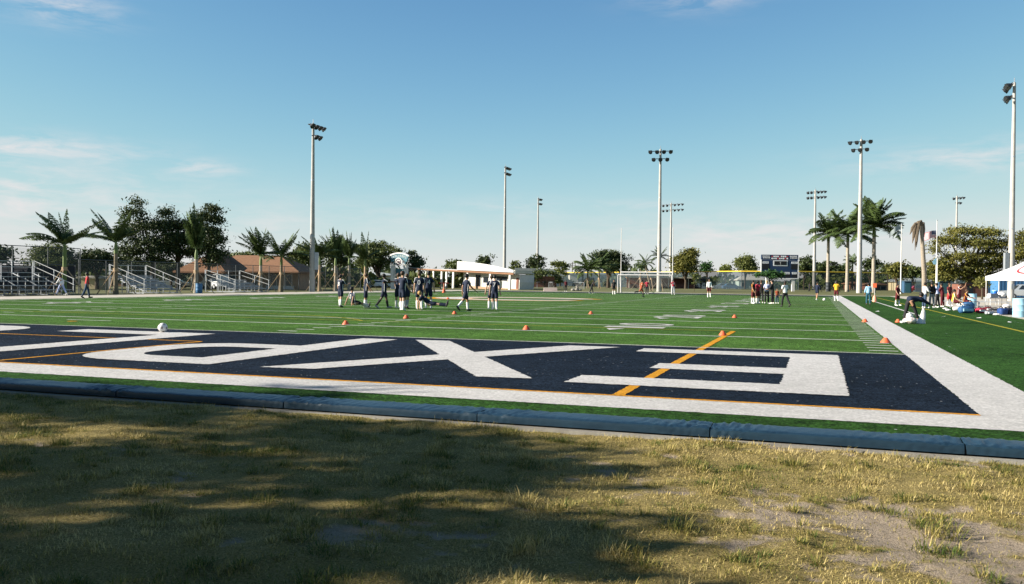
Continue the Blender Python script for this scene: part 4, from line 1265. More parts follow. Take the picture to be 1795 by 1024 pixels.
def win(parent, x, y, z, w, h, face='y', mat=M_GLASS, frame=M_WHITE, name='window'):
    """A window set proud of a wall whose outside is -y (face y)."""
    f = MB()
    e = 0.07
    for dx, dz, sx, sz in ((0, h/2, w+2*e, e), (0, -h/2, w+2*e, e), (-w/2, 0, e, h), (w/2, 0, e, h)):
        f.box((x+dx, y-0.03, z+dz), (sx, 0.09, sz))
    o = f.build(name, frame, parent)
    MB().box((x, y-0.012, z), (w-e, 0.02, h-e)).build('pane', mat, o)
    return o
# hall with the big clay-coloured roof: local x runs across the view
_p = (-76.82, 84.76)
hall = thing('hall', 'wide hall with a big orange-brown hipped roof behind the palms', 'building', (_p[0], _p[1], 0), R(YAW)-0.10)
MB().box((0.6, 0.6, 1.15), (13.0, 7.0, 2.3)).build('wall', M_BRICKW, hall)
b = MB()
hip_roof(b, 14.4, 9.4, 2.45, 4.75, 0.7, 6.5)
b.build('roof', M_TILE, hall)
w2 = MB()
# front wing towards the left with its own gable end in the sun
w2.add([(-8.8, -7.6, 2.32), (-1.4, -7.6, 2.32), (-1.4, 0.4, 2.32), (-8.8, 0.4, 2.32), (-4.4, -5.4, 4.85), (-4.4, -0.2, 4.85), (-8.8, -7.6, 2.12), (-1.4, -7.6, 2.12), (-1.4, 0.4, 2.12), (-8.8, 0.4, 2.12)],
       [(0, 1, 4), (1, 2, 5, 4), (2, 3, 5), (3, 0, 4, 5), (6, 7, 1, 0), (7, 8, 2, 1), (8, 9, 3, 2), (9, 6, 0, 3), (6, 9, 8, 7)])
w2.build('wing_roof', M_TILE, hall)
for x in (-8.3, -6.3, -4.2, -2.0):
    MB().box((x, -7.2, 1.06), (0.22, 0.22, 2.1)).build('porch_post', M_OFFW, hall)
MB().box((-4.8, -3.0, 1.05), (6.6, 0.25, 2.1)).build('porch_wall', M_BRICKW, hall)
win(hall, -2.6, -3.13, 1.25, 1.5, 1.1, mat=M_BLUEP)
for x in (0.6, 3.4, 5.6):
    win(hall, x, -2.9, 1.2, 0.9, 1.7, name='door' if x == 3.4 else 'window')
MB().box((4.5, -3.3, 0.25), (4.0, 0.1, 0.5)).build('low_rail', M_GALV, hall)

def small_house(label, x, y, w, d, h, hr, wall, roof, rz=0.0, wins=2):
    t = thing('house', label, 'house', (x, y, 0), R(YAW)+rz)
    MB().box((0, 0, h/2-0.1), (w, d, h+0.2)).build('wall', wall, t)
    b = MB()
    hip_roof(b, w, d, h+0.19, hr, 0.5, w*0.5)
    b.build('roof', roof, t)
    for k in range(wins):
        win(t, -w/2+w*(k+0.5)/wins, -d/2-0.003, h*0.52, min(1.3, w/wins*0.5), 1.0)
    return t
M_CREAM = pm('cream_wall', (0.62, 0.52, 0.32), (0.55, 0.46, 0.28), 1.5, 0.9)
M_GREENW = pm('pale_green_wall', (0.38, 0.46, 0.40), (0.33, 0.40, 0.35), 1.5, 0.9)
small_house('low house with an orange roof seen under the dark trees at left', -117.5, 113.96, 9, 7, 2.2, 3.6, M_CREAM, M_TILE)
small_house('small red-roofed house behind the second palm', -115.39, 98.8, 4.5, 5, 2.4, 3.6, M_BRICKW, M_TILE)
small_house('low cream outbuilding behind the person in red', -87.6, 66.15, 2.2, 3, 1.25, 1.6, M_CREAM, M_OFFW, wins=0)
small_house('tan house with an orange roof behind the bundled palms', -93.35, 133.01, 8, 7, 2.2, 3.3, M_BRICKW, M_TILE)
small_house('long grey house with a flat grey roof left of the archway', -91.75, 144.17, 12, 7, 2.3, 3.0, M_OFFW, M_GREYR, wins=4)
small_house('pale green house with a white gable behind the yellow-topped fence', -17.98, 201.81, 6.5, 7, 2.2, 3.5, M_GREENW, M_OFFW, wins=3)
small_house('tiny orange house between royal palm trunks behind the fence', 6.4, 210.34, 3.2, 4, 1.6, 2.2, M_TRIM, M_TILE, wins=1)
small_house('low red-brown house behind the last royal palm', 10.99, 208.77, 5.6, 4, 1.4, 2.0, M_REDW, M_TILE, wins=2)
small_house('cream house with grey roof seen behind the flagpole fence', 17.41, 198.31, 7, 5, 2.2, 3.4, M_CREAM, M_GREYR, wins=2)
small_house('long white warehouse with a grey roof behind the yellow-topped fence', -63.81, 235.55, 18, 8, 3.6, 4.4, M_OFFW, M_GREYR, wins=3)
small_house('white box-like shed left of the warehouse', -66.72, 200.62, 3.6, 3, 2.3, 2.7, M_WHITE, M_WHITE, wins=0)

# dugout
_p = (-31.84, 166.22)
dug = thing('dugout', 'long brown dugout with a thin flat roof behind the goal', 'dugout', (_p[0], _p[1], 0.2), R(YAW))
MB().box((0, 1.5, 2.35), (17.5, 3.4, 0.16)).build('roof', M_TRIM, dug)
MB().box((0, -0.26, 2.36), (17.6, 0.1, 0.24)).build('fascia', M_OFFW, dug)
MB().box((0, 2.9, 1.1), (17.0, 0.2, 2.3)).build('back_wall', M_REDW, dug)
MB().box((0, 0.2, 0.45), (17.0, 0.2, 0.9)).build('front_wall', M_REDW, dug)
for k in range(5):
    MB().box((-8.4+4.2*k, 0.0, 1.13), (0.14, 0.14, 2.28)).build('column', M_OFFW, dug)

# white building: colonnade on the left, curved parapet block on the right
A = Vector((-71.7, 122.58, 0))
B = Vector((-47.35, 112.04, 0))
dv = (B-A)
BL = dv.length
ang = math.atan2(dv.y, dv.x)
fh = thing('field_house', 'low white building with a colonnade and a curved white parapet', 'building', (A.x, A.y, 0.22), ang)
fh.rotation_euler = (0, R(2.0), ang)      # the long roof falls gently to the right
xa_ = 0.51*BL      # where the solid block starts
# colonnade roof slab with brown edge
MB().box((xa_/2-0.02, 1.4, 3.34), (xa_, 4.5, 0.34)).build('colonnade_roof', M_WHITE, fh)
MB().box((BL/2, -0.90, 3.33), (BL, 0.12, 0.26)).build('fascia', M_TRIM, fh)
for f in (0.03, 0.12, 0.205, 0.28, 0.36, 0.405, 0.47, 0.60, 0.80, 0.965):
    MB().box((f*BL, -0.72, 1.56), (0.36, 0.22, 3.12)).build('column', M_WHITE, fh)
for f in (0.08, 0.24, 0.38):
    MB().box((f*BL, 3.3, 1.56), (0.30, 0.22, 3.12)).build('back_column', M_OFFW, fh)
MB().box((0.30*BL, -0.72, 0.16), (0.38*BL, 0.14, 0.32)).build('base_kerb', M_OFFW, fh)
MB().box(((xa_+BL)/2, 2.35, 1.0), (BL-xa_, 3.5, 0.0+4.0-1.98)).build('wall', M_OFFW, fh)
MB().box(((xa_+BL)/2, 2.36, 2.60), (BL-xa_, 3.5, 1.18)).build('upper_wall', M_WHITE, fh)
MB().box(((xa_+BL)/2, 0.55, 0.45), (BL-xa_-0.2, 0.12, 0.9)).build('brick_base', M_BRICKW, fh)
# parapet with the curved top
n = 14
pp_ = [(xa_, 3.56)]+[(xa_+(BL-xa_)*i/n, 4.98-1.10*(i/n)**2.0) for i in range(n+1)]+[(BL, 3.56)]
MB().prism(pp_, -0.97, -0.75, axis='y').build('parapet', M_WHITE, fh)
MB().box((BL+0.1, 1.3, 3.68), (0.2, 4.2, 0.5)).build('side_parapet', M_OFFW, fh)
MB().box(((xa_+BL)/2, 1.7, 3.42), (BL-xa_, 4.8, 0.2)).build('roof', M_GREYR, fh)
win(fh, xa_+0.28*(BL-xa_), 0.60, 1.75, 1.3, 2.3, mat=M_GLASS, name='door')
win(fh, xa_+0.42*(BL-xa_), 0.60, 2.05, 1.3, 1.0)
win(fh, xa_+0.70*(BL-xa_), 0.60, 2.45, 2.6, 0.8)
for f in (0.86, 0.99):
    MB().box((xa_+f*(BL-xa_)-0.3, 0.585, 1.35), (0.5, 0.1, 2.7)).build('side_door', M_REDW, fh)
# letters in low relief on the parapet
M_TANL = pm('weathered_letter', (0.70, 0.65, 0.60), (0.65, 0.60, 0.56), 3, 0.8)
for i, ch in enumerate('EXPLORERS'):
    me = fit_text(ch, 0.46, 0.62)
    me.materials.clear()
    me.materials.append(M_TANL)
    o = link('letter', me, fh)
    o.location = (xa_+0.8+0.82*i, -0.978, 4.05)
    o.rotation_euler = (PI/2, 0, 0)
# archway sign
_p = (-65.12, 105.82)
ar = thing('archway', 'white two-pillared archway with a teal curved sign and a round emblem', 'archway', (_p[0], _p[1], 0), R(YAW)-0.50)
for s in (-1, 1):
    pl = MB().box((s*1.25, 0, 1.9), (0.56, 0.56, 3.8)).build('pillar', M_WHITE, ar)
    MB().box((s*1.25, 0, 3.9), (0.70, 0.70, 0.12)).build('pillar_cap', M_OFFW, pl)
    MB().box((s*1.12, 0, 4.5), (0.10, 0.10, 1.1)).build('sign_post', M_TEAL, ar)
def arcband(r0, r1, zc, a, n=14):
    o = [(r1*math.sin(-a+2*a*i/n), zc+r1*math.cos(-a+2*a*i/n)) for i in range(n+1)]
    q = [(r0*math.sin(a-2*a*i/n), zc+r0*math.cos(a-2*a*i/n)) for i in range(n+1)]
    return o+q
MB().prism(arcband(3.35, 3.98, 1.66, 0.48), -0.16, 0.16, 'y').build('sign_band', M_TEAL, ar)
MB().prism(arcband(3.985, 4.22, 1.66, 0.49), -0.24, 0.24, 'y').build('sign_cap', M_WHITE, ar)
MB().prism(arcband(3.05, 3.345, 1.66, 0.50), -0.12, 0.12, 'y').build('sign_rib', M_TEAL, ar)
for i, ch in enumerate('EXPLORERS'):
    a = -0.38+0.76*i/8
    me = fit_text(ch, 0.20, 0.34)
    me.materials.clear()
    me.materials.append(M_WHITE)
    o = link('letter', me, ar)
    o.location = (3.66*math.sin(a), -0.172, 1.66+3.66*math.cos(a))
    o.rotation_euler = Euler((PI/2, a, 0), 'XYZ')
M_PLUM = pm('plum_paint', (0.13, 0.085, 0.10), (0.10, 0.07, 0.085), 3, 0.6)
def disc(r, n=28):
    return [(r*math.cos(2*PI*i/n), 4.35+r*math.sin(2*PI*i/n)) for i in range(n)]
em = MB().prism(disc(0.70), -0.30, -0.18, 'y').build('emblem', M_WHITE, ar)
MB().prism(disc(0.54), -0.315, -0.301, 'y').build('emblem_field', M_PLUM, em)
cc_ = wishbone(0, 4.35, 0.42, 0.33, 0.16, gap=0.5, n=24)
MB().prism(cc_, -0.332, -0.316, 'y').build('emblem_letter', M_WHITE, em)
MB().box((0, 0.25, 2.75), (1.7, 0.05, 1.0)).build('lower_panel', M_TEAL, ar)

# annex with blue panels and a grey sloping roof
_p = (-60.11, 160.55)
an = thing('annex', 'annex with a grey sloping roof and blue panels right of the white building', 'building', (_p[0], _p[1], 0), R(YAW))
b = MB()
b.add([(-4.2, -3, 3.1), (6.8, -3, 2.6), (6.8, 3, 2.6), (-4.2, 3, 3.1), (-4.2, -3, 4.3), (3.6, -3, 4.15), (3.6, 3, 4.15), (-4.2, 3, 4.3)], [(0, 1, 5, 4), (1, 2, 6, 5), (2, 3, 7, 6), (3, 0, 4, 7), (4, 5, 6, 7), (3, 2, 1, 0)])
b.build('roof', M_GREYR, an)
MB().box((0.5, 0.2, 1.28), (8.6, 5, 2.6)).build('wall', M_REDW, an)
for k in range(3):
    MB().box((-3.6+0.95*k, -2.38, 1.6), (0.9, 0.1, 2.4)).build('blue_panel', M_BLUEP, an)

# ------------------------------------------------------------------ goals
far_y = 110*YD
gp = thing('goal_post', 'tall white H-shaped goalpost at the far end of the field', 'goalpost', (CX, far_y+0.3, 0))
for s in (-1, 1):
    MB().tube([(s*3.62, 0, 0 if False else 2.86), (s*3.62, 0, 9.1)], [0.055, 0.045], 8).build('upright', M_WHITE, gp)
    MB().tube([(s*3.62, 0, 0), (s*3.62, 0, 2.86)], [0.08, 0.08], 8).build('leg', M_WHITE, gp)
MB().tube([(-3.70, 0, 2.90), (3.70, 0, 2.90)], [0.085, 0.085], 8).build('crossbar', M_WHITE, gp)
def soccer_goal(label, x, y, w, rz=0.0):
    t = thing('soccer_goal', label, 'soccer goal', (x, y, 0), rz, None)
    for s in (-1, 1):
        MB().tube([(s*w/2, 0, 0), (s*w/2, 0, 2.5)], [0.06, 0.06], 8).build('post', M_WHITE, t)
        MB().tube([(s*w/2, 0, 2.46), (s*w/2, 0.9, 2.40), (s*w/2, 2.2, 0.05)], [0.045]*3, 6).build('back_stay', M_WHITE, t)
    MB().tube([(-w/2, 0, 2.5), (w/2, 0, 2.5)], [0.07, 0.07], 8).build('crossbar', M_WHITE, t)
    MB().tube([(-w/2, 2.2, 0.05), (w/2, 2.2, 0.05)], [0.04, 0.04], 6).build('ground_bar', M_WHITE, t)
    m = net_mat('goal_net', (0.6, 0.6, 0.58), 0.16)
    b = MB().add([(-w/2, 0, 2.46), (w/2, 0, 2.46), (w/2, 0.9, 2.38), (-w/2, 0.9, 2.38), (w/2, 2.2, 0.05), (-w/2, 2.2, 0.05), (-w/2, 0, 0.02), (w/2, 0, 0.02)], [(0, 1, 2, 3), (3, 2, 4, 5), (0, 3, 5, 6), (1, 7, 4, 2)])
    b.build('net', m, t)
    return t
soccer_goal('white soccer goal under the far goalpost crossbar', CX-0.1, far_y-0.6, 7.5)

# ------------------------------------------------------------------ scoreboard
_p = (-7.92, 132.21)
sb = thing('scoreboard', 'navy scoreboard with white frame on two white posts', 'scoreboard', (_p[0], _p[1], 0), R(YAW)-0.03)
M_SBN = pm('scoreboard_navy', (0.016, 0.040, 0.095), (0.013, 0.033, 0.08), 2, 0.5)
M_SBK = pm('scoreboard_display', (0.008, 0.009, 0.011), (0.012, 0.013, 0.016), 2, 0.3)
M_SBW = pm('scoreboard_white', (0.78, 0.78, 0.77), (0.74, 0.74, 0.73), 2, 0.6)
M_SBR = pm('scoreboard_red', (0.45, 0.05, 0.07), (0.4, 0.05, 0.06), 2, 0.6)
MB().box((0, 0, 4.15), (6.1, 0.34, 2.6)).build('panel', M_SBN, sb)
MB().box((1.4, 0, 2.62), (3.3, 0.34, 0.46)).build('lower_panel', M_SBN, sb)
MB().box((0, 0, 5.90), (6.1, 0.30, 0.86)).build('header_sign', M_SBN, sb)
for x, w_, z_ in ((-2.25, 1.35, 5.95), (2.25, 1.35, 5.95)):
    for k in range(2):
        for j in range(6):
            MB().box((x-0.5+0.2*j+0.04*k, -0.165, z_+0.14-0.28*k), (0.15, 0.03, 0.14 if (j+k) % 3 else 0.17)).build('sign_mark', M_SBW, sb)
for j in range(9):
    for k in range(2):
        MB().box((-1.25+0.31*j, -0.165, 6.05-0.34*k), (0.24, 0.03, 0.24 if (j*3+k) % 4 else 0.18)).build('sign_mark', M_SBW if (j+k) % 4 else M_SBR, sb)
fr = MB()
for c, d in (((-3.06, -0.15, 4.15), (0.12, 0.12, 2.72)), ((3.06, -0.15, 3.9), (0.12, 0.12, 3.2)), ((-1.70, -0.15, 2.86), (2.6, 0.12, 0.12)), ((1.4, -0.15, 2.38), (3.3, 0.12, 0.12))):
    fr.box(c, d)
fr.build('frame', M_SBW, sb)
ck = MB().box((0.1, -0.185, 4.92), (2.4, 0.03, 0.92)).build('clock_frame', M_SBW, sb)
MB().box((0.1, -0.21, 4.94), (2.05, 0.03, 0.66)).build('clock_display', M_SBK, ck)
for z_ in (4.80, 5.08):
    MB().box((0.1, -0.23, z_), (0.12, 0.02, 0.10)).build('clock_dot', M_SBW, ck)
for x in (-2.35, 2.42):
    MB().box((x, -0.185, 4.35), (1.15, 0.03, 0.85)).build('score_display', M_SBK, sb)
for x in (0.25, 1.35, 2.45):
    MB().box((x, -0.185, 2.78), (0.85, 0.03, 0.52)).build('score_display', M_SBK, sb)
def plate(x, z_, w_, txt):
    o = MB().box((x, -0.186, z_), (w_, 0.03, 0.34)).build('label_plate', M_SBW, sb)
    me = fit_text(txt, w_*0.82, 0.22)
    me.materials.clear()
    me.materials.append(M_SBN)
    q = link('lettering', me, o)
    q.location = (x, -0.205, z_)
    q.rotation_euler = (PI/2, 0, 0)
plate(-2.35, 5.02, 1.0, 'HOME')
plate(2.42, 5.02, 1.0, 'GUEST')
plate(-0.95, 3.28, 1.1, 'DOWN')
plate(0.95, 3.28, 1.4, 'BALL ON')
plate(2.42, 3.28, 0.75, 'QTR')
for x in (-2.0, 2.30):
    MB().box((x, 0.1, 1.3), (0.46, 0.40, 2.9)).build('post', M_WHITE, sb)

# ================================================================== PEOPLE
SKINS = {'light': pm('skin_light', (0.52, 0.32, 0.22), (0.47, 0.28, 0.19), 6, 0.55), 'tan': pm('skin_tan', (0.34, 0.19, 0.115), (0.30, 0.165, 0.10), 6, 0.55), 'dark': pm('skin_dark', (0.085, 0.045, 0.028), (0.07, 0.038, 0.024), 6, 0.5)}
HAIRS = {'black': pm('hair_black', (0.012, 0.010, 0.009), (0.02, 0.016, 0.014), 30, 0.6), 'brown': pm('hair_brown', (0.05, 0.026, 0.014), (0.07, 0.038, 0.02), 30, 0.6), 'blond': pm('hair_blond', (0.42, 0.26, 0.09), (0.34, 0.2, 0.07), 30, 0.6)}
CL = {
    'navy': M_NAVY, 'black': M_BLACK,
    'white': pm('white_cloth', (0.76, 0.75, 0.72), (0.66, 0.65, 0.63), 7, 0.85),
    'maroon': pm('maroon_cloth', (0.105, 0.012, 0.017), (0.075, 0.009, 0.012), 7, 0.85),
    'crimson': pm('crimson_cloth', (0.38, 0.028, 0.055), (0.30, 0.022, 0.045), 7, 0.85),
    'red': pm('red_cloth', (0.50, 0.03, 0.035), (0.40, 0.024, 0.03), 7, 0.85),
    'gold': pm('gold_cloth', (0.78, 0.42, 0.035), (0.68, 0.36, 0.03), 7, 0.85),
    'rust': pm('rust_cloth', (0.30, 0.07, 0.03), (0.24, 0.055, 0.024), 7, 0.85),
    'blue': pm('light_blue_cloth', (0.30, 0.50, 0.66), (0.24, 0.42, 0.57), 7, 0.85),
    'denim': pm('denim', (0.045, 0.075, 0.13), (0.033, 0.057, 0.10), 9, 0.9),
    'teal': pm('teal_cloth', (0.020, 0.085, 0.125), (0.016, 0.07, 0.10), 9, 0.9),
    'grey': pm('grey_cloth', (0.30, 0.31, 0.33), (0.24, 0.25, 0.27), 7, 0.9),
    'khaki': pm('khaki_cloth', (0.42, 0.34, 0.22), (0.36, 0.29, 0.19), 7, 0.9),
    'lilac': pm('pale_blue_cloth', (0.45, 0.50, 0.72), (0.40, 0.45, 0.65), 7, 0.9),
    'shoe': pm('dark_shoe', (0.02, 0.02, 0.022), (0.03, 0.03, 0.03), 7, 0.6),
}
PEND = []
def skin_obj(name, verts, edges, radii, mat, parent, sub=1):
    me = bpy.data.meshes.new(name)
    me.from_pydata([tuple(v) for v in verts], edges, [])
    o = bpy.data.objects.new(name, me)
    COL.objects.link(o)
    o.modifiers.new('skin', 'SKIN')
    if sub:
        md = o.modifiers.new('sub', 'SUBSURF')
        md.levels = sub
        md.render_levels = sub
    for i, d in enumerate(me.skin_vertices[0].data):
        r = radii[i]
        d.radius = r if isinstance(r, tuple) else (r, r)
        d.use_root = (i == 0)
    o.parent = parent
    PEND.append((o, mat))
    return o
def harvest():
    dg = bpy.context.evaluated_depsgraph_get()
    dg.update()
    new = []
    for o, mat in PEND:
        me = bpy.data.meshes.new_from_object(o.evaluated_get(dg))
        new.append((o, me, mat))
    for o, me, mat in new:
        old = o.data
        o.modifiers.clear()
        nm = old.name
        o.data = me
        bpy.data.meshes.remove(old)
        me.name = nm
        me.materials.clear()
        me.materials.append(mat)
        me.polygons.foreach_set('use_smooth', [True]*len(me.polygons))
    PEND.clear()

def person(label, x, y, h=1.75, face=0.0, lean=0.0, legs=((0, 0), (0, 0)), arms=((5, 10, 15), (5, 10, 15)), shirt='navy', bottom='shorts', bcol='navy', socks='white', skin='light', hair='brown', sleeve=0.55,
           number=None, stripe=None, shoe='white', head_turn=0.0, head_nod=0.0, bottom_len=0.95, girl=False, group=None, spread=0.10, cap=None, bend_head=0.0):
    """face: 0 looks away from the photograph's viewpoint, 90 to the right. legs: (thigh forward deg, knee bend deg) left, right.
    arms: (upper arm forward deg, out to the side deg, elbow bend deg) left, right."""
    t = thing('person', label, 'person', (x, y, 0.008), R(YAW)-R(face), group)
    k = h/1.75
    P = {}
    la = R(lean)
    def tor(z, f=0.0, sx=0.0):     # a point on the leaning trunk, z above the pelvis, f to the front
        return Vector((sx, math.sin(la)*z+math.cos(la)*f, math.cos(la)*z-math.sin(la)*f))
    pel = Vector((0, 0, 0))
    V, E_, RR = [], [], []
    def ad(p, r, link_to=None):
        V.append(Vector(p))
        RR.append(r if isinstance(r, tuple) else (r, r))
        if link_to is not None:
            E_.append((link_to, len(V)-1))
        return len(V)-1
    a = ad(pel, (0.115, 0.085))
    b1 = ad(tor(0.17), (0.098, 0.072), a)
    b2 = ad(tor(0.36, 0.01), (0.118, 0.078), b1)
    b3 = ad(tor(0.475), (0.070, 0.056), b2)
    hn = la*0.35+R(head_nod)
    nb = tor(0.50)
    nk = ad(nb+Vector((0, 0.005, 0.02)), 0.052, b3)
    ht = R(head_turn)
    hd = Vector((-math.sin(ht)*0.02, math.sin(hn)*1.0, math.cos(hn)))
    n2 = ad(nb+hd*0.085, 0.055, nk)
    hc = nb+hd*0.185
    h1 = ad(hc, (0.088, 0.098), n2)
    h2 = ad(nb+hd*0.27, (0.062, 0.07), h1)
    fd = Vector((-math.sin(ht), math.cos(ht)*math.cos(hn), -math.sin(hn)))
    ad(hc+fd*0.108-hd*0.025, 0.017, h1)
    hands = []
    sh_pts = []
    for s, (sw, ab, eb) in zip((-1, 1), arms):
        shp = tor(0.445, 0.0, s*0.165)
        s_ = ad(shp, 0.050, b2)
        ur = R(sw)+la*0.0
        d = Vector((s*math.sin(R(ab)), math.sin(ur)*math.cos(R(ab)), -math.cos(ur)*math.cos(R(ab)))).normalized()
        el_ = shp+d*0.28
        e_ = ad(el_, 0.041, s_)
        fr_ = ur+R(eb)
        d2 = Vector((s*math.sin(R(ab))*(0.5 if eb < 60 else -0.35), math.sin(fr_), -math.cos(fr_))).normalized()
        wr = el_+d2*0.245
        w_ = ad(wr, 0.027, e_)
        pm_ = wr+d2*0.085
        p_ = ad(pm_, (0.036, 0.020), w_)
        side = d2.cross(Vector((0, 0, 1)) if abs(d2.z) < 0.8 else Vector((0, 1, 0))).normalized()
        curl = Vector((0, 1, 0)) if abs(d2.y) < 0.8 else Vector((0, 0, -1))
        for q, ln in ((-0.027, 0.062), (-0.009, 0.078), (0.009, 0.082), (0.027, 0.070)):
            f1 = ad(pm_+side*q+d2*0.035, 0.0088, p_)
            ad(pm_+side*q*1.1+d2*(0.035+ln*0.85)+curl*ln*0.35, 0.0078, f1)
        th_ = ad(wr+d2*0.04+side*-0.035*s+curl*0.02, 0.011, w_)
        ad(wr+d2*0.085+side*-0.045*s+curl*0.035, 0.009, th_)
        hands.append(pm_+d2*0.05)
        sh_pts.append((shp, el_, wr))
    lg = []
    for s, (tf, kb) in zip((-1, 1), legs):
        hp = Vector((s*0.085, 0, -0.03))
        i0 = ad(hp+Vector((s*0.01, 0, -0.06)), 0.076, a)
        tt = R(tf)
        ou = spread*s*0.6
        d = Vector((ou, math.sin(tt), -math.cos(tt))).normalized()
        kn = hp+d*0.435
        i1 = ad(hp+d*0.22, 0.068, i0)
        i2 = ad(kn, 0.055, i1)
        st = tt-R(kb)
        d2 = Vector((ou*0.5, math.sin(st), -math.cos(st))).normalized()
        i3 = ad(kn+d2*0.13, 0.054, i2)
        an_ = kn+d2*0.42
        i4 = ad(an_, 0.036, i3)
        fwd = Vector((0, -d2.z, d2.y)).normalized()
        if fwd.y < 0 and abs(d2.z) > 0.1:
            fwd = -fwd
        toe = an_+fwd*0.17+d2*0.055
        i5 = ad(an_-fwd*0.02+d2*0.04, 0.038, i4)
        ad(toe, (0.040, 0.026), i5)
        lg.append((hp, kn, an_, toe, d2, fwd))
    # rest the lowest point on the ground
    low = min(v.z-min(r) for v, r in zip(V, RR))
    low = min(low, min(min(l[3].z, l[2].z)-0.045 for l in lg))
    off = Vector((0, 0, -low*k))
    tr_ = lambda p: p*k+off
    skin_obj('body', [tr_(v) for v in V], E_, [(r[0]*k*1.1, r[1]*k*1.1) for r in RR], SKINS[skin], t)
    # shirt
    sv, se, sr = [], [], []
    def sad(p, r, l=None):
        sv.append(tr_(p))
        sr.append(tuple(x*k for x in (r if isinstance(r, tuple) else (r, r))))
        if l is not None:
            se.append((l, len(sv)-1))
        return len(sv)-1
    q0 = sad(tor(0.20), (0.172, 0.138))
    q1 = sad(tor(0.36, 0.01), (0.205, 0.150), q0)
    sad(tor(-0.10), (0.190, 0.155), q0)
    q2 = sad(tor(0.485), (0.105, 0.088), q1)
    for s, (shp, el_, wr) in zip((-1, 1), sh_pts):
        u0 = sad(shp, 0.082, q1)
        end = shp.lerp(el_, min(1.0, sleeve+0.22))
        u1 = sad(end, 0.070, u0)
        if sleeve > 1:
            sad(el_.lerp(wr, 0.85), 0.046, u1)
    skin_obj('shirt', sv, se, sr, CL[shirt], t)
    # shorts or trousers
    sv, se, sr = [], [], []
    w0 = sad(Vector((0, 0, 0.02)), (0.168, 0.130))
    sad(tor(0.09), (0.150, 0.118), w0)
    for (hp, kn, an_, toe, d2, fwd) in lg:
        v0 = sad(hp+(kn-hp)*0.14, 0.108, w0)
        if bottom == 'shorts':
            sad(hp+(kn-hp)*bottom_len, 0.106, v0)
        else:
            v1 = sad(kn, 0.080, v0)
            sad(an_+d2*0.0, 0.068, v1)
    skin_obj('shorts' if bottom == 'shorts' else 'trousers', sv, se, sr, CL[bcol], t)
    for (hp, kn, an_, toe, d2, fwd) in lg:
        if bottom == 'shorts' and socks:
            MB().tube([tr_(kn+d2*0.10), tr_(kn+d2*0.17), tr_(an_+d2*0.02)], [0.060*k, 0.066*k, 0.046*k], 8).build('sock', CL[socks], t, smooth=True)
        MB().tube([tr_(an_-fwd*0.055+d2*0.035), tr_(an_+fwd*0.03+d2*0.04), tr_(an_+fwd*0.12+d2*0.058), tr_(toe+fwd*0.05+d2*0.004)], [0.042*k, 0.052*k, 0.046*k, 0.026*k], 8).build('shoe', CL[shoe] if shoe in CL else M_WHITE, t, smooth=True)
    # hair as a cap a little larger than the skull, set back from the face
    hb = MB()
    cpt = tr_(nb+hd*0.205-fd*0.022)
    hb.ball((0, 0, 0), (0.098*k, 0.108*k, 0.108*k), 10, 7)
    if girl:
        hb.tube([(0, -0.08*k, 0.02*k), (0, -0.15*k, -0.06*k), (0, -0.14*k, -0.22*k)], [0.05*k, 0.045*k, 0.02*k], 7)
    ho = hb.build('hair' if cap is None else 'cap', HAIRS[hair] if cap is None else CL[cap], t, smooth=True)
    ho.location = cpt
    ho.rotation_euler = (-hn, 0, ht)
    if number is not None:
        me = fit_text(number, 0.13*len(number)*k, 0.22*k)
        me.materials.clear()
        me.materials.append(CL['white'])
        o = link('number', me, t)
        o.location = tr_(tor(0.30, -0.150))
        o.rotation_euler = Euler((PI/2-la, 0, 0), 'XYZ')
    if stripe:
        for s, (shp, el_, wr) in zip((-1, 1), sh_pts):
            out_ = Vector((s, 0, 0.0))
            MB().tube([tr_(shp-out_*0.06+Vector((0, 0, 0.075))), tr_(shp+out_*0.035+Vector((0, 0, 0.06))), tr_(shp.lerp(el_, 0.6)+out_*0.06)], [0.016*k, 0.022*k, 0.016*k], 6).build('sleeve_stripe', CL[stripe], t, smooth=True)
            MB().tube([tr_(tor(0.30, 0, s*0.172)), tr_(tor(0.08, 0.0, s*0.158)), tr_(tor(-0.12, 0.0, s*0.172))], [0.012*k, 0.014*k, 0.012*k], 6).build('side_stripe', CL[stripe], t, smooth=True)
    return t, [t.location+Matrix.Rotation(R(YAW)-R(face), 3, 'Z') @ tr_(p) for p in hands]
ST = ((2, 2), (-2, 2))
WALK = ((24, 8), (-20, 22))
G1 = 'players in navy on the field'
person('player in navy, leftmost standing, back turned with one arm bent forward', -25.25, 19.67, 1.66, 35, 0, ((6, 4), (-8, 3)), ((5, 12, 10), (35, 10, 75)), number='8', stripe='white', hair='black', group=G1, shoe='shoe')
person('player in navy sitting on the turf with a white number on the back', -24.06, 18.89, 1.68, 50, -8, ((88, 30), (84, 12)), ((-25, 22, 5), (-25, 22, 5)), number='17', stripe='white', hair='black', skin='tan', shoe='shoe', group=G1)
person('player in navy with long baggy shorts standing beside the sitting one', -23.78, 19.67, 1.76, 75, 4, ((4, 3), (-3, 2)), ((10, 6, 20), (12, 6, 25)), stripe='white', hair='brown', skin='tan', bottom_len=1.12, group=G1)
person('dark-skinned player in navy pointing with an outstretched arm', -22.61, 19.46, 1.76, 80, 0, ((16, 6), (-18, 18)), ((78, 8, 12), (80, 6, 10)), stripe='white', hair='black', skin='dark', socks='black', shoe='grey', group=G1)
person('player in navy at the back of the close group of three', -22.03, 19.9, 1.78, 20, 2, ST, ((10, 8, 30), (8, 8, 20)), stripe='white', hair='brown', skin='tan', group=G1)
person('player in navy at the front of the close group of three, white socks and shoes', -20.4, 17.08, 1.84, 30, 3, ((8, 4), (-6, 3)), ((12, 6, 15), (10, 10, 25)), stripe='white', hair='brown', skin='light', group=G1)
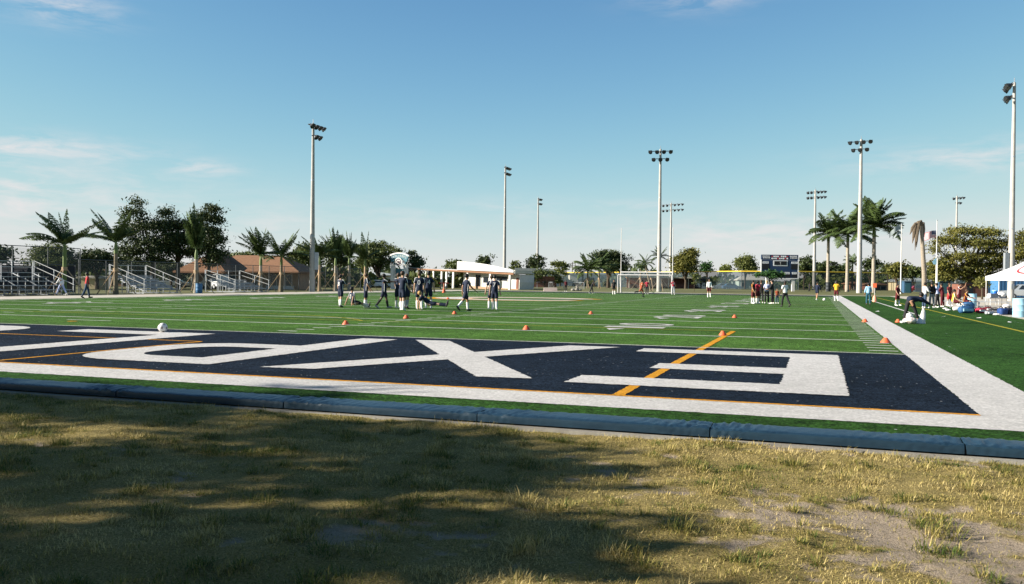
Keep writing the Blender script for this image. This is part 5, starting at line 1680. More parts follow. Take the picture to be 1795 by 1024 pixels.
person('player in navy with grey socks, right one of the close group of three', -21.68, 20.17, 1.74, 25, 3, ((5, 2), (-8, 6)), ((5, 8, 15), (5, 12, 15)), number='1', hair='brown', skin='tan', socks='grey', shoe='shoe', group=G1)
person('player in navy with number 0 on the back, light brown hair', -20.42, 19.01, 1.84, 5, 0, ((6, 2), (-3, 2)), ((0, 14, 12), (0, 12, 10)), number='0', stripe='white', hair='brown', group=G1)
person('dark-haired player in navy right of number 0', -20.78, 20.86, 1.88, -10, 0, ST, ((2, 10, 10), (-8, 16, 18)), number='4', hair='black', skin='light', group=G1)
person('blond player in navy lying back on the turf, legs stretched right', -19.52, 18.2, 1.70, 95, -52, ((90, 4), (87, 6)), ((-38, 10, 40), (-42, 12, 45)), hair='blond', socks='navy', skin='light', shoe='shoe', group=G1)
person('player in navy walking right with swinging arms', -17.9, 18.91, 1.82, 55, 6, ((22, 18), (-26, 20)), ((-18, 12, 20), (22, 10, 30)), stripe='white', hair='black', skin='tan', shoe='shoe', group=G1)
person('player in navy with number 7, back turned, rightmost of the group', -17.01, 20.54, 1.72, 10, 0, ((6, 4), (-6, 4)), ((-6, 14, 15), (-6, 16, 15)), number='7', stripe='white', hair='black', skin='light', group=G1)
person('fair player in navy half hidden behind number 7', -17.76, 22.06, 1.72, -10, 0, ST, ((5, 18, 10), (5, 8, 10)), hair='brown', skin='light', group=G1)
G2 = 'players and helpers round the far goal'
person('player in maroon and rust shorts running right near the goal', -18.22, 65.15, 1.80, 70, 10, ((38, 40), (-42, 45)), ((-35, 10, 60), (40, 10, 70)), shirt='rust', bcol='rust', hair='black', skin='tan', socks='black', shoe='shoe', group=G2)
person('person in a crimson shirt and black trousers in front of the goal', -21.61, 86.39, 1.78, 10, 0, ST, ((5, 22, 40), (5, 22, 40)), shirt='crimson', bottom='trousers', bcol='black', hair='black', skin='tan', group=G2)
person('person in a crimson shirt with a number, grey trousers, by the goal', -18.47, 86.86, 1.84, 0, 0, ((8, 4), (-8, 4)), ((5, 24, 45), (5, 24, 45)), shirt='crimson', bottom='trousers', bcol='grey', number='10', hair='black', skin='tan', group=G2)
person('player in a white top and maroon shorts, far right of the goal', -12.41, 71.7, 1.86, 190, 0, ST, ((5, 8, 10), (5, 8, 10)), shirt='white', bcol='maroon', hair='black', skin='tan', sleeve=1.2, group=G2)
person('person in black stooping left of the goal', -27.76, 83.1, 1.72, 80, 28, ((20, 10), (-16, 10)), ((30, 8, 20), (20, 8, 20)), shirt='black', bcol='black', bottom='trousers', hair='black', skin='dark', group=G2)
person('person in black standing at the left post of the goal', -24.78, 82.12, 1.75, 180, 0, ST, ((5, 14, 20), (5, 14, 20)), shirt='black', bcol='black', hair='black', skin='tan', group=G2)
person('person in maroon by the low silver fence, far from the goal', -36.66, 103.07, 1.70, 180, 0, ST, ((5, 10, 10), (5, 10, 10)), shirt='maroon', bottom='trousers', bcol='black', hair='black', skin='dark')
G3 = 'people standing in a cluster near the right yard numbers'
person('player in maroon and gold at the left end of the cluster', -6.22, 45.28, 1.68, 130, 0, ST, ((8, 12, 20), (8, 12, 25)), shirt='maroon', bcol='maroon', bottom_len=1.1, stripe='gold', hair='black', skin='tan', group=G3)
person('player in maroon half behind the one in maroon and gold', -5.92, 45.54, 1.66, 60, 2, ST, ((10, 8, 40), (8, 8, 20)), shirt='crimson', bcol='maroon', hair='black', skin='tan', group=G3)
person('person in a black jacket with hands on hips in the cluster', -5.73, 46.49, 1.68, 20, 0, ((8, 3), (-8, 3)), ((-8, 30, 60), (-8, 30, 60)), shirt='black', bottom='trousers', bcol='black', hair='brown', skin='tan', sleeve=1.2, group=G3)
person('person in a pale blue top and black trousers in the cluster', -5.31, 46.07, 1.66, 200, 4, ST, ((15, 10, 70), (15, 10, 60)), shirt='lilac', bottom='trousers', bcol='black', hair='blond', skin='light', group=G3)
person('person all in black at the right end of the cluster', -4.89, 45.66, 1.72, -60, 4, ST, ((20, 8, 50), (20, 8, 50)), shirt='black', bottom='trousers', bcol='black', hair='black', skin='light', sleeve=1.2, group=G3)
person('small child in rust and blue beside the cluster', -4.66, 47.83, 1.10, 180, 0, ST, ((5, 8, 10), (5, 8, 10)), shirt='rust', bottom='trousers', bcol='denim', hair='brown', skin='tan')
person('person in a loose white shirt and dark trousers walking away', -3.75, 37.89, 1.64, -20, 4, ((16, 10), (-18, 14)), ((5, 14, 30), (5, 14, 40)), shirt='white', bottom='trousers', bcol='black', hair='black', skin='dark', shoe='shoe')
person('person in a navy jacket and bare legs about to kick a ball', -1.86, 62.46, 1.66, 50, 6, ((14, 6), (-14, 10)), ((8, 14, 30), (8, 14, 30)), shirt='navy', bcol='navy', hair='black', skin='tan', sleeve=1.2, socks=None, bottom_len=0.7)
person('player in a gold shirt and maroon shorts on the white sideline', -0.27, 60.68, 1.76, 20, 0, ((6, 4), (-6, 4)), ((12, 12, 40), (5, 14, 30)), shirt='gold', bcol='maroon', hair='black', skin='dark')
person('dark figure walking on the grass near the yellow-topped fence', -3.21, 140.22, 1.75, 60, 4, WALK, ((10, 8, 20), (-10, 8, 20)), shirt='black', bottom='trousers', bcol='black', hair='black', skin='dark')
person('person in a light blue shirt and teal trousers beside the field marker', 1.63, 47.12, 1.58, 15, 0, ((3, 2), (-3, 2)), ((5, 14, 20), (10, 10, 40)), shirt='blue', bottom='trousers', bcol='teal', hair='black', skin='tan', sleeve=1.1, shoe='shoe')
person('player in maroon with white boots holding a ball at the hip', 3.53, 46.95, 1.52, 150, 0, ((5, 2), (-4, 2)), ((5, 24, 50), (8, 10, 30)), shirt='maroon', bcol='maroon', hair='black', skin='tan', bottom_len=1.05)
_o, _h = person('person in dark clothes bending double over a white bag on the turf', 1.64, 17.33, 1.62, 75, 88, ((-10, 2), (24, 6)), ((72, 6, 8), (58, 6, 10)), shirt='navy', bottom='trousers', bcol='black', hair='black', skin='tan', sleeve=1.2, shoe='grey')
person('person in a red shirt and jeans walking along the left touchline', -48.21, 25.68, 1.72, 60, 4, ((14, 6), (-16, 10)), ((6, 10, 30), (-6, 10, 15)), shirt='red', bottom='trousers', bcol='denim', hair='black', skin='dark', shoe='shoe')
person('person in white and pale blue striding along the track by the bleachers', -57.18, 32.09, 1.60, -70, 14, ((30, 10), (-24, 12)), ((22, 10, 30), (-18, 10, 20)), shirt='white', bottom='trousers', bcol='lilac', hair='black', skin='tan', sleeve=1.2)
G4 = 'players and parents gathered at the bench'
person('person in a white shirt facing right at the left end of the bench group', 4.64, 41.05, 1.62, 70, 8, ST, ((20, 8, 60), (20, 8, 60)), shirt='white', bottom='trousers', bcol='denim', hair='black', skin='tan', sleeve=1.1, group=G4)
person('person in a dark green-black jacket, back turned, in the bench group', 5.11, 41.41, 1.66, 5, 0, ST, ((5, 14, 30), (5, 14, 30)), shirt='black', bottom='trousers', bcol='grey', hair='black', skin='tan', sleeve=1.2, group=G4)
person('person in a pale blue shirt and black trousers in the bench group', 5.65, 43.26, 1.60, -50, 8, ((6, 4), (-6, 4)), ((30, 8, 50), (30, 8, 50)), shirt='lilac', bottom='trousers', bcol='black', hair='black', skin='light', group=G4)
person('player in maroon leaning in at the middle of the bench group', 6.19, 45.19, 1.60, -40, 10, ST, ((30, 8, 60), (30, 8, 60)), shirt='maroon', bottom='trousers', bcol='maroon', hair='black', skin='tan', sleeve=1.1, group=G4)
person('player in maroon with a red kit standing left of the blue bag', 7.12, 49.2, 1.62, 160, 0, ST, ((8, 8, 20), (8, 8, 20)), shirt='maroon', bcol='red', hair='brown', skin='tan', bottom_len=1.1, group=G4)
person('player in maroon pulling off a white top beside the barrel', 8.1, 51.78, 1.62, 150, 6, ST, ((100, 25, 60), (60, 15, 70)), shirt='maroon', bcol='maroon', stripe='white', hair='black', skin='tan', group=G4)
person('player in gold and white sitting on the turf before the bench group', 6.11, 39.5, 1.60, 120, 6, ((80, 60), (86, 40)), ((30, 10, 40), (20, 10, 30)), shirt='gold', bcol='maroon', stripe='white', hair='black', skin='tan', group=G4)
person('player in maroon sitting on the turf behind the blue bag', 7.24, 43.06, 1.60, 140, 14, ((82, 70), (84, 60)), ((40, 12, 40), (40, 12, 40)), shirt='maroon', bcol='maroon', stripe='gold', hair='brown', skin='tan', group=G4)
harvest()

# ================================================================== SMALL THINGS
def cone(label, x, y, s=1.0, rz=0.0):
    s *= 0.62
    b = MB()
    b.tube([(0, 0, 0), (0, 0, 0.012), (0, 0, 0.10), (0, 0, 0.125)], [0.155*s, 0.15*s, 0.075*s, 0.055*s], 14)
    o = b.build('training_cone', M_ORANGE, smooth=True)
    o.location = (x, y, 0.011)
    o.rotation_euler = (0, 0, rz)
    return tag(o, label, 'cone', 'orange training cones on the turf')
for lb, (x, y), s in (
        ('orange cone at the left hash mark, nearest to the navy lettering on the left', (-16.28, 4.72), 1.25),
        ('orange cone on the second yard line, left of centre', (-16.69, 9.98), 1.3),
        ('orange cone below the lying player', (-16.8, 14.97), 1.2),
        ('orange cone alone above the X of the lettering', (-10.13, 4.88), 1.25),
        ('orange cone in mid field right of the two walking players', (-11.57, 18.59), 1.2),
        ('pale orange cone on the orange penalty line', (-4.3, 4.95), 1.2),
        ('orange cone in front of the cluster of people', (-5.13, 18.15), 1.2),
        ('faded orange cone halfway along the white sideline', (-0.01, 16.85), 1.25),
        ('faded orange cone on the sideline nearest the corner', (-0.13, 3.84), 1.35),
        ('orange cone beside the white bag of the bending person', (1.23, 17.35), 1.2),
        ('orange patch-like cone by the left end of the midfield emblem', (-29.36, 43.1), 1.5)):
    cone(lb, x, y, s)
M_BALL = pm('ball_white', (0.74, 0.73, 0.70), (0.60, 0.59, 0.56), 6, 0.45)
M_BALLD = pm('ball_dark_patch', (0.24, 0.20, 0.18), (0.18, 0.15, 0.14), 6, 0.45)
def ball(label, x, y, r=0.11, seed=1):
    t = thing('soccer_ball', label, 'ball', (x, y, 0.011))
    me = bpy.data.meshes.new('ball_shell')
    bm = bmesh.new()
    bmesh.ops.create_icosphere(bm, subdivisions=3, radius=r)
    for v in bm.verts:
        v.co.z += r
    bm.to_mesh(me)
    bm.free()
    me.materials.append(M_BALL)
    me.polygons.foreach_set('use_smooth', [True]*len(me.polygons))
    link('ball_shell', me, t)
    bm = bmesh.new()
    bmesh.ops.create_icosphere(bm, subdivisions=1, radius=1)
    Q = Euler((0.3*seed, 0.5, 0.2*seed), 'XYZ').to_matrix()
    for i, v in enumerate(list(bm.verts)[:12]):
        d = Q @ v.co.normalized()
        u = d.orthogonal().normalized()
        w_ = d.cross(u)
        b = MB()
        b.add([d*r*1.004*0.955+(u*math.cos(2*PI*j/5)+w_*math.sin(2*PI*j/5))*r*0.30+Vector((0, 0, r)) for j in range(5)]+[d*r*1.012+Vector((0, 0, r))], [(j, (j+1) % 5, 5) for j in range(5)])
        b.build('dark_patch', M_BALLD, t)
    bm.free()
    return t
ball('white soccer ball lying near the navy end zone at left', -18.36, -1.32, 0.125)
ball('far white soccer ball in front of the person about to kick', -1.25, 61.37, 0.13, 2)
ball('white ball by the foot of the person bending over the bag', 2.37, 31.09, 0.10, 3) if False else None

# yard marker stick with an orange base, and a corner pylon
_p = (2.84, 61.23)
mk = thing('field_marker', 'orange yard marker on a stick with a pink base, beside the sideline', 'marker', (_p[0], _p[1], 0.01))
M_PINKO = pm('faded_orange_plastic', (0.85, 0.33, 0.22), (0.78, 0.28, 0.18), 4, 0.6)
MB().tube([(0, 0, 0), (0, 0, 1.55)], [0.02, 0.02], 6).build('stick', M_WHITE, mk)
MB().box((0, 0, 1.42), (0.30, 0.10, 0.36)).build('marker_board', M_ORANGE, mk)
MB().tube([(0, 0, 0), (0, 0, 0.30), (0, 0, 0.52)], [0.17, 0.17, 0.10], 10).build('base', M_PINKO, mk, smooth=True)
_p = (-43.52, 74.47)
mk = thing('field_marker', 'orange marker post on the far left touchline by the colonnade', 'marker', (_p[0], _p[1], 0.01))
MB().tube([(0, 0, 0), (0, 0, 1.1)], [0.05, 0.05], 8).build('stick', M_PINKO, mk)
MB().tube([(0, 0, 0), (0, 0, 0.30), (0, 0, 0.45)], [0.2, 0.2, 0.08], 10).build('base', M_ORANGE, mk, smooth=True)

# bags
def blob(name, r, seed, mat, parent=None, amp=0.25, label=None, freq=2.2, boxy=1.0):
    me = bpy.data.meshes.new(name)
    bm = bmesh.new()
    bmesh.ops.create_icosphere(bm, subdivisions=3, radius=1)
    for v in bm.verts:
        if boxy != 1.0:
            v.co = Vector([math.copysign(abs(c)**boxy, c) for c in v.co])
        n_ = noise.fractal(v.co*freq+Vector((seed, 0, 0)), 1.0, 2.0, 3)
        v.co *= 1+amp*n_
        v.co = Vector((v.co.x*r[0], v.co.y*r[1], max(-0.9, v.co.z)*r[2]+r[2]*0.9))
    bm.to_mesh(me)
    bm.free()
    me.materials.append(mat)
    me.polygons.foreach_set('use_smooth', [True]*len(me.polygons))
    return link(name, me, parent)
M_PLAS = pm('white_plastic_bag', (0.72, 0.70, 0.68), (0.60, 0.57, 0.55), 6, 0.5, 0.5, 14)
M_PLASP = pm('cream_plastic_bag', (0.74, 0.64, 0.58), (0.66, 0.56, 0.50), 6, 0.5, 0.5, 14)
_p = (1.6, 16.52)
t = thing('ball_bag', 'cream plastic bag full of balls lying on the turf', 'bag', (_p[0], _p[1], 0.01), R(YAW))
blob('bag_body', (0.24, 0.19, 0.13), 3, M_PLASP, t, 0.32)
o = blob('bag_top', (0.12, 0.11, 0.14), 8, M_PLAS, t, 0.3)
o.location = (-0.02, 0.03, 0.14)
o = blob('bag_end', (0.12, 0.09, 0.05), 5, M_PLAS, t, 0.4)
o.location = (-0.28, 0.0, 0.0)
_p = (1.99, 16.75)
t = thing('plastic_bag', 'white plastic bag held open by the bending person', 'bag', (_p[0], _p[1], 0.01), R(YAW))
b = MB()
nn = 14
ring = []
for j in range(9):
    f = j/8
    for i in range(nn):
        a = 2*PI*i/nn
        q = 0.17*(1-0.86*f**0.8)*(1+0.35*noise.noise(Vector((math.cos(a)*1.7, math.sin(a)*1.7, f*4))))
        ring.append((0.10*math.sin(f*2.2)+q*math.cos(a)*1.1, q*0.8*math.sin(a), 0.66*f))
b.add(ring, [(j*nn+i, j*nn+(i+1) % nn, (j+1)*nn+(i+1) % nn, (j+1)*nn+i) for j in range(8) for i in range(nn)]+[tuple(range(nn-1, -1, -1))])
b.build('bag_body', M_PLAS, t, smooth=True)
M_DUF = pm('royal_blue_nylon', (0.018, 0.055, 0.19), (0.012, 0.04, 0.14), 6, 0.6, 0.3, 12)
M_TEALB = pm('blue_bag_nylon', (0.03, 0.10, 0.22), (0.022, 0.075, 0.17), 6, 0.6, 0.3, 12)
M_LBLUE = pm('light_blue_plastic', (0.33, 0.58, 0.70), (0.26, 0.48, 0.60), 4, 0.5)
def duffel(label, x, y, L, r, mat, rz=0.0, straps=True, accent=None):
    t = thing('sports_bag', label, 'bag', (x, y, 0.01), R(YAW)+rz, 'bags and gear left along the side of the turf')
    o = blob('bag_body', (L*0.40, r*0.85, r*0.72), len(label), mat, t, 0.16, boxy=0.6)
    if straps:
        for s in (-1, 1):
            MB().tube([(-L*0.18, s*r*0.45, r*1.25), (-L*0.10, s*r*0.5, r*1.65), (L*0.10, s*r*0.5, r*1.65), (L*0.18, s*r*0.45, r*1.25)], [0.016]*4, 6).build('strap', M_BLACK, t)
    if accent:
        MB().box((0, -r*0.80, r*0.62), (L*0.55, 0.10, r*0.5)).build('pocket', accent, t)
    return t
duffel('blue bag with a light blue pocket in front of the bench group', 5.8, 32.52, 1.0, 0.27, M_TEALB, 0.1, True, M_LBLUE)
duffel('tall dark blue backpack behind the light blue pocket bag', 6.92, 39.48, 0.85, 0.36, M_TEALB, 0.0)
duffel('white towel-like bag left of the blue bag', 6.05, 37.02, 0.8, 0.17, M_PLAS, -0.1, False)
duffel('red bag in the middle of the row of gear', 6.61, 33.09, 0.66, 0.20, CL['crimson'], 0.2, True, CL['white'])
duffel('black bag left of the red bag', 6.65, 35.2, 0.6, 0.14, M_BLACK, 0.1)
duffel('black bag right of the red bag', 7.11, 31.99, 0.7, 0.20, M_BLACK, -0.1, True, CL['grey'])
duffel('grey and white bag among the gear', 6.64, 30.73, 0.6, 0.13, CL['grey'], 0.3, False, CL['white'])
duffel('maroon bag with white panel behind the grey bag', 7.61, 37, 0.55, 0.19, CL['maroon'], 0.0, True, CL['white'])
duffel('royal blue duffel left of the light blue barrel', 7.24, 30.7, 0.55, 0.25, M_DUF, 0.1)
duffel('navy duffel touching the light blue barrel', 7.59, 30.94, 0.55, 0.25, M_NAVY, 0.0)
for lb, (x, y) in (('crumpled white boot on the turf by the bench group', (5.71, 39.85)), ('white shoes beside the gold-shirted sitting player', (5.45, 36.57)), ('white scrap of cloth in front of the black bag', (6.77, 29.5))):
    o = blob('cloth', (0.16, 0.09, 0.05), len(lb), CL['white'], None, 0.3)
    o.location = (x, y, 0.01)
    tag(o, lb, 'cloth')
M_PAPER = pm('paper', (0.72, 0.72, 0.70), (0.66, 0.66, 0.64), 3, 0.9)
for i, (x, y) in enumerate(((5.2, 24.55), (5.63, 20.07), (5.85, 19.38), (2.4, 1.01), (3.81, 25.1), (1.33, 31.9))):
    b = MB().add([(-0.1, -0.06, 0), (0.1, -0.07, 0.01), (0.09, 0.07, 0.035), (-0.09, 0.06, 0.006), (0, 0, 0.012)], [(0, 1, 4), (1, 2, 4), (2, 3, 4), (3, 0, 4)])
    o = b.build('paper_scrap', M_PAPER)
    o.location = (x, y, 0.012)
    o.rotation_euler = (0, 0, i*1.3)
    tag(o, ['white paper scrap below the red bag', 'left one of two paper scraps below the barrel', 'right one of two paper scraps below the barrel', 'white paper scrap alone at the right picture edge', 'paper scrap just right of the white plastic bag', 'tiny paper scrap beside the white sideline'][i], 'litter', 'paper scraps on the side turf')

# barrels and bins
def barrel(label, x, y, h, r, mat, z=0.0, lid=None, cat='barrel'):
    t = thing('barrel', label, cat, (x, y, z))
    pr = [(r*0.96, 0), (r, 0.04*h), (r*0.985, 0.30*h), (r*1.03, 0.33*h), (r*0.985, 0.36*h), (r*0.985, 0.63*h), (r*1.03, 0.66*h), (r*0.985, 0.69*h), (r, 0.96*h), (r*1.02, h)]
    MB().tube([(0, 0, q[1]) for q in pr], [q[0] for q in pr], 20, cap=False).build('drum', mat, t, smooth=True)
    MB().tube([(0, 0, 0.02), (0, 0, 0.04)], [r*0.93, r*0.93], 16).build('bottom', mat, t)
    MB().tube([(0, 0, h*0.90), (0, 0, h*0.91)], [r*0.95, r*0.95], 16).build('liner', lid or M_BLACK, t)
    return t
barrel('light blue barrel bin standing at the right picture edge', 7.4, 27.48, 0.90, 0.30, M_LBLUE)
barrel('light blue barrel bin behind the bench group', 8.94, 51.57, 0.90, 0.31, M_LBLUE)
barrel('blue barrel bin at the foot of the plume-shaped palm', -57.94, 48.99, 0.95, 0.31, M_BLUEP)
barrel('dark bin at the foot of the first royal palm', -0.14, 139.18, 1.65, 0.42, M_DARKM, 0.2)
barrel('dark bin near the archway under the trees', -57.71, 95.69, 0.9, 0.35, M_DARKM)

# folding table with water cooler under the tent edge
_p = (9.33, 44.67)
tb = thing('folding_table', 'low grey folding table with cups in front of the tent', 'table', (_p[0], _p[1], 0), R(YAW)+0.1)
MB().box((0, 0, 0.70), (1.35, 0.65, 0.05)).build('table_top', CL['grey'], tb)
for sx in (-1, 1):
    for sy in (-1, 1):
        MB().tube([(sx*0.58, sy*0.26, 0), (sx*0.58, sy*0.26, 0.68)], [0.018, 0.018], 6).build('leg', M_GALV, tb)
o = MB().box((-0.25, 0, 0.86), (0.5, 0.36, 0.26)).build('box', CL['grey'])
o.location = (_p[0], _p[1], 0.004)
o.rotation_euler = (0, 0, R(YAW)+0.1)
tag(o, 'grey cardboard box on the folding table', 'box')
o = blob('plastic_bag', (0.26, 0.2, 0.19), 12, M_PLAS)
o.location = (_p[0]+0.36, _p[1]+0.12, 0.74)
tag(o, 'white plastic bag heaped on the folding table', 'bag')
o = blob('plastic_bag', (0.24, 0.2, 0.17), 15, M_PLAS)
o.location = (_p[0]+0.55, _p[1]-0.35, 0.01)
tag(o, 'white plastic bag on the ground by the folding table', 'bag')
_p = (11.08, 56.21)
tb2 = thing('side_table', 'small grey table carrying the blue water cooler', 'table', (_p[0], _p[1], 0), R(YAW))
MB().box((0, 0, 0.62), (0.8, 0.5, 0.05)).build('table_top', CL['white'], tb2)
for sx in (-1, 1):
    for sy in (-1, 1):
        MB().tube([(sx*0.33, sy*0.2, 0), (sx*0.33, sy*0.2, 0.60)], [0.018, 0.018], 6).build('leg', M_GALV, tb2)
M_COOL = pm('cooler_blue', (0.02, 0.15, 0.52), (0.016, 0.12, 0.44), 3, 0.4)
wc = thing('water_cooler', 'blue water cooler with white lid on the small table', 'cooler', (_p[0]+0.1, _p[1], 0.647), 0)
MB().tube([(0, 0, 0), (0, 0, 0.02), (0, 0, 0.42), (0, 0, 0.45)], [0.17, 0.19, 0.20, 0.19], 16).build('tank', M_COOL, wc, smooth=True)
MB().tube([(0, 0, 0.452), (0, 0, 0.51)], [0.20, 0.17], 16).build('lid', M_LBLUE, wc)
MB().tube([(0, -0.19, 0.08), (0, -0.25, 0.07)], [0.02, 0.02], 6).build('tap', M_WHITE, wc)
o = blob('plastic_bag', (0.18, 0.16, 0.14), 17, M_PLAS)
o.location = (_p[0]-0.26, _p[1]-0.04, 0.648)
tag(o, 'cream plastic bag beside the blue water cooler', 'bag')
# bench
_p = (8.31, 44.61)
be = thing('team_bench', 'long pale team bench behind the row of bags', 'bench', (_p[0], _p[1], 0), R(YAW)-0.45)
MB().box((0, 0, 0.44), (4.2, 0.28, 0.05)).build('seat', M_ALU, be)
for sx in (-1.7, 0, 1.7):
    MB().box((sx, 0, 0.21), (0.08, 0.26, 0.42)).build('leg', M_GALV, be)

# canopy tent, seen cut by the right picture edge
A_ = Vector((10.76, 57.69, 0))
L_ = Vector((12.54, 62.66, 0))
sd_ = (L_-A_)
TS = sd_.length
ta = math.atan2(sd_.y, sd_.x)
tn = thing('canopy_tent', 'white canopy tent with a red C on its roof at the right edge', 'tent', (A_.x, A_.y, 0), ta)
M_TENT = pm('tent_canvas', (0.82, 0.80, 0.78), (0.76, 0.74, 0.72), 2, 0.7, 0.15, 3)
c_ = TS/2
# local frame: x along the left side away from the camera, -y to the right
HV, HE, HP = 1.93, 2.26, 3.66
cs = [(0, 0), (TS, 0), (TS, -TS), (0, -TS)]
b = MB()
def roof_pt(ax, ay, f):
    """Point a fraction f of the way from the eave point to the peak, with a slight sag."""
    px, py = c_, -c_
    z_ = HE+(HP-HE)*(f**1.22)
    return (ax+(px-ax)*f, ay+(py-ay)*f, z_)
for k in range(4):
    p, q = cs[k], cs[(k+1) % 4]
    nu, nv = 8, 8
    vs = []
    for j in range(nv+1):
        for i in range(nu+1):
            vs.append(roof_pt(p[0]+(q[0]-p[0])*i/nu, p[1]+(q[1]-p[1])*i/nu, j/nv))
    b.add(vs, [(j*(nu+1)+i, j*(nu+1)+i+1, (j+1)*(nu+1)+i+1, (j+1)*(nu+1)+i) for j in range(nv) for i in range(nu)])
b.build('roof', M_TENT, tn, smooth=True)
for k in range(4):
    p, q = Vector((*cs[k], 0)), Vector((*cs[(k+1) % 4], 0))
    o = MB()
    mid = (p+q)/2
    ln = (q-p).length
    o.box((mid.x, mid.y, (HV+HE)/2-0.002), (ln-0.01 if k % 2 == 0 else 0.012, 0.012 if k % 2 == 0 else ln-0.01, HE-HV))
    o.build('valance', M_TENT, tn)
    MB().tube([(cs[k][0]+(0.06 if cs[k][0] == 0 else -0.06), cs[k][1]+(-0.06 if cs[k][1] == 0 else 0.06), -0.02), (cs[k][0]+(0.06 if cs[k][0] == 0 else -0.06), cs[k][1]+(-0.06 if cs[k][1] == 0 else 0.06), 2.2)], [0.03, 0.03], 8).build('pole', M_WHITE, tn)
M_REDP = pm('red_print', (0.62, 0.05, 0.06), (0.56, 0.045, 0.05), 3, 0.7)
# the letter lies on the near slope (side k = 3: from (0,-TS) to (0,0))
def slope(u, f):
    """u along the near eave from its left end (m), f up the slope."""
    p = roof_pt(0.0, -u, f)
    return (p[0]-0.012, p[1], p[2]+0.014)
out, inn = [], []
nseg = 26
for i in range(nseg+1):
    a = 0.45+(2*PI-0.9)*i/nseg
    out.append((c_+0.10+1.15*math.cos(a), 0.46+0.27*math.sin(a)))
    inn.append((c_+0.10+0.95*math.cos(a), 0.46+0.185*math.sin(a)))
vs = [slope(u, f) for u, f in out]+[slope(u, f) for u, f in inn]
# the slope narrows with height, so u is measured along the eave line and pulled to the peak by roof_pt
MB().add(vs, [(i, i+1, nseg+1+i+1, nseg+1+i) for i in range(nseg)]).build('printed_letter', M_REDP, tn)

# flags
M_FLAGG = pm('faded_grey_flag', (0.34, 0.38, 0.37), (0.22, 0.26, 0.27), 3, 0.8)
M_FR = pm('flag_red', (0.55, 0.035, 0.05), (0.5, 0.03, 0.045), 4, 0.8)
M_FB = pm('flag_blue', (0.02, 0.03, 0.10), (0.017, 0.026, 0.085), 4, 0.8)
def flagpole(label, x, y, h, r=0.07):
    t = thing('flagpole', label, 'flagpole', (x, y, 0))
    MB().tube([(0, 0, -0.2), (0, 0, h*0.5), (0, 0, h)], [r*1.5, r*1.1, r*0.7], 8).build('pole', M_WHITE, t, smooth=True)
    MB().ball((0, 0, h+0.06), 0.09).build('finial', M_GALV, t)
    return t
def cloth(L, H, nx_, z0, w0, droop, seed, sub=None):
    """Grid of points for a flag flying along -x from its hoist at the origin."""
    pts = []
    for j in range(sub+1):
        row = []
        for i in range(nx_+1):
            u = i/nx_
            row.append(Vector((-L*u*0.92, w0*math.sin(u*7+seed)*u, z0-H*(j/sub)-droop*u*u+0.10*math.sin(u*5+seed)*u)))
        pts.append(row)
    return pts
P1 = (9.64, 119.29)
flagpole('white flagpole with a torn grey flag, left of the dead palm', P1[0], P1[1], 10.33)
t = thing('flag', 'torn grey flag in two streaming pieces on the left flagpole', 'flag', (P1[0], P1[1], 9.9), R(YAW))
for (H, zz, dr, L) in ((0.75, 0.45, 1.25, 1.75), (0.35, -0.55, 0.8, 1.2)):
    g_p = cloth(L, H, 12, zz, 0.16, dr, 1.3, 4)
    b = MB()
    for j in range(4):
        for i in range(12):
            b.add([g_p[j][i], g_p[j][i+1], g_p[j+1][i+1], g_p[j+1][i]], [(0, 1, 2, 3)])
    o = b.build('cloth', M_FLAGG, t, smooth=True)
    o.location = (-0.11, 0, 0)
P2 = (13.76, 114.38)
flagpole('white flagpole flying the striped flag, right of the dead palm', P2[0], P2[1], 10.52)
t = thing('flag', 'striped red and white flag with a blue corner blowing left', 'flag', (P2[0], P2[1], 8.72), R(YAW))
NS = 13
g_p = cloth(1.65, 1.0, 14, 0.42, 0.20, 0.30, 0.4, NS)
for j in range(NS):
    b = MB()
    for i in range(14):
        if j < 7 and i < 6:
            continue
        b.add([g_p[j][i], g_p[j][i+1], g_p[j+1][i+1], g_p[j+1][i]], [(0, 1, 2, 3)])
    o = b.build('stripe', M_FR if j % 2 == 0 else CL['white'], t, smooth=True)
    o.location = (-0.11, 0, 0)
b = MB()
for j in range(7):
    for i in range(6):
        b.add([g_p[j][i], g_p[j][i+1], g_p[j+1][i+1], g_p[j+1][i]], [(0, 1, 2, 3)])
o = b.build('canton', M_FB, t, smooth=True)
o.location = (-0.11, 0, 0)
st_b = MB()
for j in range(5):
    for i in range(5):
        c = (g_p[j+1][i]+g_p[j+1][i+1])/2
        for dy in (-0.006, 0.006):
            q = c+Vector((0, dy, 0))
            st_b.add([q+Vector((-0.025, 0, 0)), q+Vector((0, 0, 0.028)), q+Vector((0.025, 0, 0)), q+Vector((0, 0, -0.028))], [(0, 1, 2, 3)])
o = st_b.build('stars', CL['white'], o)
# street lamp with a pale pennant
_p = (12.05, 98.94)
sl = thing('street_lamp', 'short white lamp post in front of the striped flag pole', 'lamp post', (_p[0]+0.02, _p[1], 0), R(YAW))
MB().tube([(0, 0, -0.1), (0, 0, 5.2)], [0.09, 0.06], 8).build('pole', M_WHITE, sl)
MB().bar((0, 0, 5.1), (-0.55, 0, 5.2), 0.05).build('arm', M_WHITE, sl)
MB().box((-0.5, 0, 5.14), (0.4, 0.2, 0.1)).build('lamp_head', M_GALV, sl)
MB().prism([(-0.08, 4.95), (-0.60, 4.45), (-0.50, 4.10), (-0.08, 4.05)], -0.01, 0.01, 'y').build('pennant', M_LBLUE, sl)
